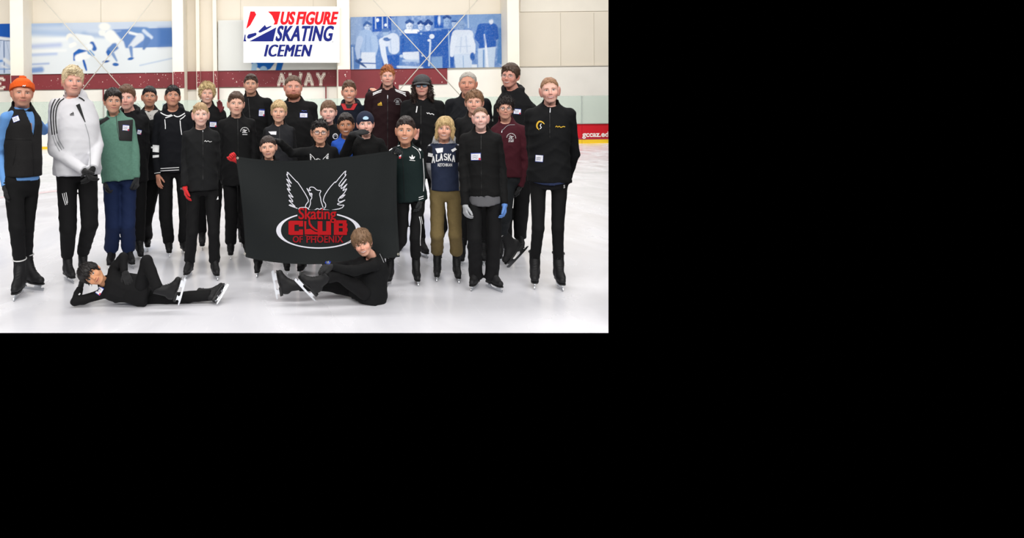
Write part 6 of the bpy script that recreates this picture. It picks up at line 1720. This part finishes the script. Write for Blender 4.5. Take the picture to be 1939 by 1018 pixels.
PPL['fringe_boy'] = dict(label='boy with brown fringe in black fleece, half hidden behind the front skater', Y=6.8, head=(898, 171, 216), bx=897, yaw=0, hrot=(-2, 0, 0), shw=.165, neckr=.05,
    face=dict(skin=(226, 172, 150), mouth='smile', brow=(110, 80, 62), eyes='brown', fw=1.05),
    hair=hair((126, 92, 66), top=.020, side=.010, tl=.034, fringe=.010, topcomb=(.06, -.05, -.03), n=340, tw=.005),
    jacket=dict(name='fleece', col=(30, 30, 32), collar='stand', ch=.04, arm=1.15), hem=350, foot_l=(876, 500, 0), foot_r=(918, 500, 0))
PPL['front_tag_boy'] = dict(label='boy with slicked-back hair, name tag on black jacket and grey shirt tail, front', Y=5.6, head=(910, 203, 244), h=1.51, bx=912, nx=911, yaw=0, hrot=(0, -4, -2), shw=.165, neckr=.045, px=915,
    face=dict(skin=(236, 192, 180), mouth='teeth', brow=(176, 138, 112), eyes='blue', fw=.92, ear=1.4, jw=.92, blush=1, eye_open=.8, buzz=(150, 116, 92)),
    hair=hair((120, 90, 68), top=.007, side=.004, back=.006, tl=.016, lift=.1, line=[(-.13, .205), (-.085, .200), (-.066, .188), (-.048, .160), (-.030, .132), (-.012, .105), (.006, .108), (.024, .112), (.034, .066), (.055, .038), (.12, .034)]),
    jacket=dict(name='fleece_jacket', col=(21, 21, 22), collar='stand', ch=.05, arm=1.15, off=.022, bump=.4, bscale=80), hem=371, undershirt=((92, 92, 96), 389), arm_l=((878, 320, .02), (881, 386, -.05)), arm_r=((949, 318, .02), (955, 384, -.05)),
    hand_l=dict(glove=(170, 172, 176), curl=.55, label='pale grey glove'), hand_r=dict(glove=(92, 136, 204), curl=.5, label='light blue glove'),
    foot_l=(899, 546, -14), foot_r=(936, 548, 32), knee_l=(898, 450, -.03), knee_r=(936, 450, -.02), trousers=dict(w=(.088, .074, .072), hem=.105, wr=.005),
    decals=[T_(901, 296.5, 19, 14, -1), S_('zip', [(911, 250), (911, 310), (912, 370)], .8, m_zl), S_('zip_pull', [(917.5, 371), (918, 374)], 1.4, m_zip, lift_=.008)])
PPL['maroon_teen'] = dict(label='dark-curled teenager with round glasses in maroon half-zip, one skate raised', Y=6.5, head=(957, 185, 226), h=1.58, bx=962, nx=960, yaw=-6, hrot=(3, 0, 4), shw=.160, neckr=.05, px=960, sh=((940, 248, .05), (988, 247, -.03)),
    face=dict(skin=(218, 164, 142), mouth='smile', brow=(38, 28, 26), eyes='dark', brow_t=.0046, fw=.98),
    hair=hair((34, 27, 26), top=.022, side=.016, back=.016, tl=.028, curl=.007, mess=.08, lift=.6, n=440, na=.006, fringe=.004), glasses=('round', .0018, (50, 46, 44)),
    jacket=dict(name='half_zip_sweatshirt', col=(70, 24, 34), collar='open', ch=.045, vd=.06, arm=1.25), hem=335, arm_l=((935, 300, .1), (940, 340, .15)), arm_r=((994, 305, .0), (984, 352, -.02)), hand_r=dict(curl=.6, glove=(20, 20, 22)),
    hip_r=(962, 350, 0), knee_r=(956, 414, -.16), foot_r=(981, 489, 0, -.02), footM_r=((-.72, -.25, -.62), (-.52, 0, .8)), foot_l=(944, 493, 0), cuff=(176, 176, 176), fs=1.0,
    trousers=dict(col=(44, 48, 52), w=(.086, .070, .058), hem=.30, name='jeans'),
    decals=[arch(968, 261, 8.5, m_wh, staff=True), S_('zip', [(951, 245), (950, 251)], 1.3, m_zip, lift_=.009), S_('zip', [(975, 236), (962, 237), (952, 246)], .9, m_gr)])
PPL['tall_man_right'] = dict(label='tall man with brown hair and thin glasses in black vest, back row right', Y=7.2, head=(966, 121, 166), bx=976, nx=972, yaw=-14, hrot=(-18, 2, 5), shw=.20, neckr=.056, sh=((946, 205, .03), (1006, 208, -.02)),
    face=dict(skin=(222, 160, 142), mouth='teeth', brow=(84, 62, 50), eyes='brown', eye_open=.7, blush=.8, old=0, nose=1.15),
    hair=hair((74, 56, 46), top=.022, side=.014, back=.016, tl=.030, mess=.006, lift=.08, n=360, blobs=[(-.02, -.05, .200, .055, .03, .022)], line=[(-.13, .178), (-.085, .176), (-.066, .160), (-.050, .135), (-.036, .105), (-.012, .085), (.034, .05), (.06, .03), (.12, .02)]), glasses=('rect', .0012, (120, 110, 104), 3.0),
    jacket=dict(name='hooded_vest', col=(23, 23, 26), collar='hood', arm=1.2, off=.022), hem=350, foot_l=(955, None, 0), foot_r=(986, 474, 8), knee_r=(986, 405, 0), trousers=dict(hem=.14, w=(.09, .078, .066)),
    decals=[T_(979.5, 211, 14, 10, 4)])
PPL['right_boy'] = dict(label='tall boy with slick fair hair and gold crescent emblem on black, far right', Y=5.66, head=(1041, 147, 195), bx=1042, nx=1042, yaw=0, hrot=(2, -1, -4), shw=.175, neckr=.045, px=1039,
    face=dict(skin=(230, 180, 164), mouth='teeth', brow=(176, 132, 104), eyes='brown', fw=.94, ear=1.35, jw=.92, lip=(190, 84, 84), blush=.9, buzz=(170, 130, 100)),
    hair=hair((150, 112, 84), top=.008, side=.004, back=.007, tl=.018, lift=.1, line=[(-.13, .202), (-.085, .197), (-.066, .186), (-.048, .160), (-.030, .130), (-.012, .105), (.006, .108), (.024, .112), (.034, .066), (.055, .038), (.12, .034)]),
    jacket=dict(name='zip_sweater', col=(19, 20, 23), collar='stand', ch=.055, arm=1.15, off=.026), hem=345, arm_l=((1010, 292, .08), (1022, 335, .20)), arm_r=((1086, 292, .08), (1074, 335, .20)), undershirt=((26, 40, 76), 349), shorts=((22, 22, 25), .12),
    knee_l=(1019, 432, -.02), knee_r=(1056, 432, -.02), foot_l=(1013, 541, 0), foot_r=(1060, 544, 10), trousers=dict(w=(.078, .056, .048), hem=.24, name='leggings', wr=.002), cuff=(60, 60, 62), fs=.93,
    decals=[S_('zip', [(1041, 198), (1041, 260)], .8, m_zl), S_('zip_pull', [(1042, 204), (1041.5, 213)], 1.4, m_zip, lift_=.009), T_(1021, 300, 15, 13, 4, corner=False, blue=0),
        S_('crescent_emblem', [(1031, 235), (1027, 231), (1021, 230), (1017, 235), (1017, 241), (1021, 246)], [1.2, 2.6, 3.0, 3.0, 2.4, .8], m_ye, label='gold crescent emblem'), S_('emblem_skater', [(1025, 234), (1023, 238), (1025, 241), (1022, 244)], 1.4, m_wh), S_('script', [(1052, 240.5), (1054, 238.5), (1056, 240.5), (1059, 239), (1062, 241), (1066, 239.5), (1070, 240)], 1.4, m_ye),
        X_('5', 1067, 350, 1070, 356, m_wh, on='trousers', lift_=.016)])
# two skaters on the ice
PPL['lying_boy'] = dict(label='black-haired boy lying on the ice propped on his elbow, front left', Y=5.30, head=(174, 495, 544), h=1.28, bx=215, base=(-1.47, 5.30, 0), nb=(200, 537, .03), pel=(264, 549, .03), sh=((192, 557, .0), (214, 512, .03)), hrot=(14, 0, -60), neckr=.044,
    face=dict(skin=(208, 150, 112), mouth='smile', brow=(34, 26, 24), eyes='dark', fw=1.03, slant=.0016, lip=(184, 104, 92)),
    hair=hair((24, 20, 20), top=.026, side=.020, back=.022, tl=.045, tw=.006, lift=.12, mess=.008, n=420, fringe=.012, jag=.006, na=.0016, comb=(0, 0, -.12), topcomb=(0, -.08, -.03), line=[(-.13, .172), (-.085, .168), (-.066, .160), (-.050, .130), (-.036, .100), (-.012, .078), (.006, .090), (.024, .09), (.034, .05), (.06, .03), (.12, .02)]),
    arm_l=((142, 571, -.02), (152, 545, .05)), arm_r=((233, 486, .02), (236, 513, -.04)), hand_l=dict(glove=(18, 18, 20), dir=(.25, .15, 1), palm=(1, -.3, 0), curl=.3), hand_r=dict(glove=(18, 18, 20), dir=(.35, -.2, -.8), palm=(0, .8, -.4), curl=.3),
    jacket=dict(col=(20, 20, 22), collar='stand', ch=.04, arm=1.15, off=.022), hem_l=-.10, front=(0, -1, .15),
    hip_l=(268, 562, .08), hip_r=(268, 540, -.02), knee_r=(278, 493, -.05), foot_r=(347, 551, 0, -.12), footM_r=((.28, -.12, .95), (-.95, -.1, .3)), knee_l=(334, 564, .06), foot_l=(424, 556, 0, .06), footM_l=((.30, .75, .45), (-.92, .3, .1)), fs=.86, bladem=None,
    trousers=dict(w=(.088, .070, .062), hem=.27, hem_l=.13), decals=[T_(187.5, 549.5, 13, 16, 32), S_('cuff_mark', [(149, 558), (152, 555)], 2.5, m_wh)])
PPL['sitting_boy'] = dict(label='boy with brown bowl haircut sitting on the ice before the banner', Y=5.34, head=(686, 435, 484), h=1.30, bx=675, base=(0.41, 5.34, 0), nb=(706, 486, .05), pel=(696, 548, .05), sh=((690, 500, .14), (708, 503, -.12)), front=(-.86, -.50, 0), hrot=(-10, 2, -17), neckr=.044,
    face=dict(skin=(230, 174, 150), mouth='teeth', brow=(120, 88, 66), eyes='brown', blush=.9),
    hair=hair((122, 94, 70), top=.024, side=.020, back=.022, tl=.05, tw=.006, lift=.1, mess=.008, n=440, fringe=.022, jag=.005, na=.0016, comb=(0, 0, -.12), topcomb=(0, -.08, -.04), line=[(-.13, .172), (-.085, .168), (-.066, .155), (-.050, .120), (-.036, .085), (-.012, .060), (.034, .04), (.06, .02), (.12, .01)]),
    arm_r=((668, 513, -.18), (630, 505, -.20)), arm_l=((655, 503, .10), (622, 504, -.06)), hand_r=dict(glove=(20, 20, 22), dir=(-.9, .1, -.15), palm=(0, .6, -.7), curl=.6), hand_l=dict(glove=(20, 20, 22), dir=(-.8, -.3, -.3), palm=(.2, -.5, -.6), curl=.6),
    fat=1.15, jacket=dict(col=(19, 20, 22), collar='stand', ch=.045, arm=1.2, off=.036), hem_l=-.12,
    hip_r=(690, 553, -.08), hip_l=(684, 553, .14), knee_r=(642, 520, -.15), foot_r=(575, 549, 0, -.18), footM_r=((-.67, -.1, .74), (.74, -.15, .66)), knee_l=(622, 540, .10), foot_l=(518, 538, 0, .02), footM_l=((-.16, -.05, .98), (.98, -.1, .16)), fs=.90,
    trousers=dict(w=(.090, .074, .064), hem=.27),
    decals=[S_('wrist_watch', [(616, 496), (622, 498), (625, 494)], 4.5, mat('blue strap', rgb(40, 70, 190)[:3], .4), lift_=.02), S_('watch_face', [(618, 497), (623, 496)], 4.2, mat('silver watch', rgb(190, 200, 210)[:3], .3, metal=.6), lift_=.024), S_('piping', [(719, 480), (723, 488), (727, 497)], .9, m_gr)])

import time as _t
ONLY = globals().get('ONLY')
for key, dd in PPL.items():
    if ONLY and key not in ONLY: continue
    _t0 = _t.time()
    try: dd['obj'] = person(dd)
    except Exception:
        import traceback; open('/tmp/pf.txt','a').write(key+chr(10)+traceback.format_exc()); print('PERSON FAILED', key); traceback.print_exc()
    print('%s %.2f' % (key, _t.time() - _t0))

# ------------------------------------------------------------------ the banner
ban = bpy.data.objects.new('banner', None); COL.objects.link(ban)
BTL, BTR, BBR, BBL = (446, 295), (752, 284), (757, 486), (465, 486)
ban.location = P(600, 490, 5.85)
tag(ban, 'black cloth banner with white bird, oval and red skating club lettering', 'banner')
def bY(px, py):
    u = (px - 450) / 305.0; v = (py - 290) / 200.0
    u = np.clip(u, -.05, 1.05)
    y = 5.88 - .26 * u + .02 * math.sin(math.pi * np.clip(u, 0, 1)) * v
    y += .045 * math.sin(u * 9 - v * 5.5) * math.exp(-u * 3.2) * v ** .5 if v > 0 else 0
    y += .020 * math.sin(u * 24 + v * 3) * math.exp(-(1 - u) * 5)
    y += .02 * math.sin(v * 7 + u * 4) * (v > .6) * (v - .6) * 2
    return y
def bpx(u, v):
    top = np.array(BTL) * (1 - u) + np.array(BTR) * u + np.array([0, 15.0 * math.sin(math.pi * u ** .85) * (1 - .25 * u)])
    bot = np.array(BBL) * (1 - u) + np.array(BBR) * u + np.array([0, 14.0 * math.sin(math.pi * u ** .8)])
    p = top * (1 - v) + bot * v
    p[0] += 3 * math.sin(math.pi * v) * (u - .5) * -2
    return p
nu, nv = 84, 56
V = []; F = []
for j in range(nv + 1):
    for i in range(nu + 1):
        x, y = bpx(i / nu, j / nv); V.append(P(x, y, bY(x, y)))
for j in range(nv):
    for i in range(nu):
        a = j * (nu + 1) + i; F.append((a, a + nu + 1, a + nu + 2, a + 1))
V = np.array(V); n0 = len(V); Vb = V + np.array([0, .003, 0])
F += [tuple(q + n0 for q in f[::-1]) for f in F]
loc = np.array(ban.location)
mk('cloth', np.vstack([V, Vb]) - loc, np.array(F), mat('banner cloth', rgb(23, 27, 28)[:3], .7, bump=.12, bscale=420, spec=.25), ban)
m_bw2 = mat('banner white print', rgb(222, 222, 232)[:3], .6); m_brd = mat('banner red print', rgb(176, 26, 32)[:3], .8, spec=.1); m_bdk = mat('banner dark print', rgb(18, 20, 21)[:3], .65); m_brd2 = mat('banner deep red', rgb(150, 26, 34)[:3], .8, spec=.1)
def bflat(nm, vf, m, lift_, label=None):
    V2, F2 = vf
    o = flat(nm, (V2, F2), lambda x, y: bY(x, y) - lift_, m, ban, label=label); o.location = -Vector(loc); return o
BS = 1018 / 170.0
def bp(x, y): return (530 + x / BS, 310 + y / BS)
bflat('bird_outline', join_vf([stroke2d(q, 1.5, seg=2) for q in phoenix_paths(bp)]), m_bw2, .0035, label='white outline of a rising bird')
ov = []
for i in range(72):
    a = 2 * math.pi * i / 72; ov.append((603 + 79.5 * math.cos(a), 435.5 + 33.5 * math.sin(a)))
Vo = []
for i in range(72):
    a = 2 * math.pi * i / 72; e = abs(math.cos(a))
    Vo.append((603.5 + 80.5 * math.cos(a), 436 + 34.5 * math.sin(a))); Vo.append((603 + (80.5 - 2.4 - 7.0 * e ** 3) * math.cos(a), 436 + (34.5 - 2.4) * math.sin(a)))
bflat('oval_ring', (np.array(Vo), [(2 * i, 2 * i + 1, (2 * i + 3) % 144, (2 * i + 2) % 144) for i in range(72)]), m_bw2, .0035, label='white oval ring')
bflat('lettering_backing', grid2d([(563, 397), (638, 397), (638, 416), (563, 416)], 12, 4), mat('banner cloth', rgb(23, 27, 28)[:3], .7), .0048, label='dark ground behind the lettering')
bflat('lettering', heavy(text2d('Skating', 565.5, 393, 636.5, 422, bold=.010, spacing=1.0), .35), m_brd, .0065, label='red letters Skating')
# CLUB in heavy block letters
def blk(rects): return join_vf([grid2d([(a, b), (c, b), (c, d), (a, d)], max(1, int((c - a) / 4)), max(1, int((d - b) / 4))) for a, b, c, d in rects])
def bq(rs): return [(530 + a / BS, 310 + b / BS, 530 + c / BS, 310 + d / BS) for a, b, c, d in rs]
bflat('lettering', blk(bq([(98, 652, 112, 800), (112, 645, 165, 806), (165, 645, 262, 690), (215, 690, 262, 710), (165, 762, 262, 806), (215, 743, 262, 762)])), m_brd, .006, label='red letter C')
bflat('lettering', join_vf([(np.array([bp(275, 650), bp(300, 650), bp(297, 742), bp(282, 800)]), [(0, 1, 2, 3)]), (np.array([bp(297, 742), bp(345, 735), bp(395, 768), bp(380, 800), bp(282, 800)]), [(0, 1, 2, 3, 4)]), (np.array([bp(395, 768), bp(452, 782), bp(452, 800), bp(380, 800)]), [(0, 1, 2, 3)]), stroke2d([bp(330, 628), bp(338, 680), bp(362, 715), bp(400, 745), bp(455, 768)], [2.6, 4.2, 3.6, 2.2], seg=2), stroke2d([bp(285, 812), bp(350, 824), bp(430, 822), bp(462, 792)], 1.2, seg=2)]), m_brd, .006, label='red letter L shaped as a skate')
bflat('lettering', blk(bq([(428, 650, 482, 806), (482, 762, 525, 806), (525, 650, 580, 806)])), m_brd, .006, label='red letter U')
bflat('lettering', blk(bq([(612, 640, 668, 806), (668, 640, 755, 676), (668, 704, 760, 728), (668, 768, 760, 806), (712, 676, 765, 704), (712, 728, 768, 768)])), m_brd, .006, label='red letter B')
bflat('lettering', heavy(text2d('OF', 554.5, 446.5, 573, 459, bold=.012), .3), m_brd2, .0062, label='red letters OF')
bflat('lettering', heavy(text2d('PHOENIX', 580.5, 446, 650, 459.5, bold=.015, dy=-.004, spacing=1.08), .3), m_brd2, .0062, label='red letters PHOENIX')
for x, y in ((463.5, 480), (756 - 2, 481), (450, 299), (748, 289)):
    rr = [(x + 1.5 * math.cos(a * math.pi / 5), y + 1.7 * math.sin(a * math.pi / 5)) for a in range(10)]
    bflat('eyelet', stroke2d(rr, 1.0, True), mat('brass eyelet', rgb(214, 210, 196)[:3], .35, metal=.5), .004)
# hem seam along the edges
for pts in ([bpx(t, .015) for t in np.linspace(.01, .99, 40)], [bpx(t, .985) for t in np.linspace(.01, .99, 40)], [bpx(.012, t) for t in np.linspace(.01, .99, 24)], [bpx(.988, t) for t in np.linspace(.01, .99, 24)]):
    bflat('hem_seam', stroke2d(pts, .5), m_bdk, .0025)

# small things seen through the glass
sgn = bpy.data.objects.new('notice', None); COL.objects.link(sgn); sgn.location = P(312.5, 201, YW - .1)
tag(sgn, 'small blue framed notice behind the rink glass, left of the maroon door post', 'notice')
for nm, q, y, m in (('notice_board', rect(307.5, 196, 317.5, 206.5), YW - .085, mat('notice blue', rgb(110, 140, 170)[:3], .6)), ('paper', rect(309.3, 198, 315.7, 204.5), YW - .095, mat('notice paper', rgb(206, 214, 218)[:3], .6))):
    o = quad_prism(nm, q, y, .02, m, sgn); o.location = -Vector(sgn.location)
o = quad_prism('notice_picture', rect(311, 200, 314, 202.6), YW - .105, .01, mat('notice dark', rgb(70, 90, 120)[:3], .6), sgn); o.location = -Vector(sgn.location)
_a, _b = P(257, 196, 29.6), P(272, 214, 29.6)
v, f_ = join_vf([tube([_a, _b], .03, 8), tube([P(260, 195, 29.6), P(275, 213, 29.6)], .02, 8), tube([_a, (_a[0], _a[1], 0)], .02, 8), tube([_b, (_b[0], _b[1], 0)], .02, 8)])
rl = mk('handrail', v, f_, mat('handrail grey', rgb(150, 150, 150)[:3], .5)); tag(rl, 'grey slanting handrail behind the glass near the cardigan teenager', 'handrail')
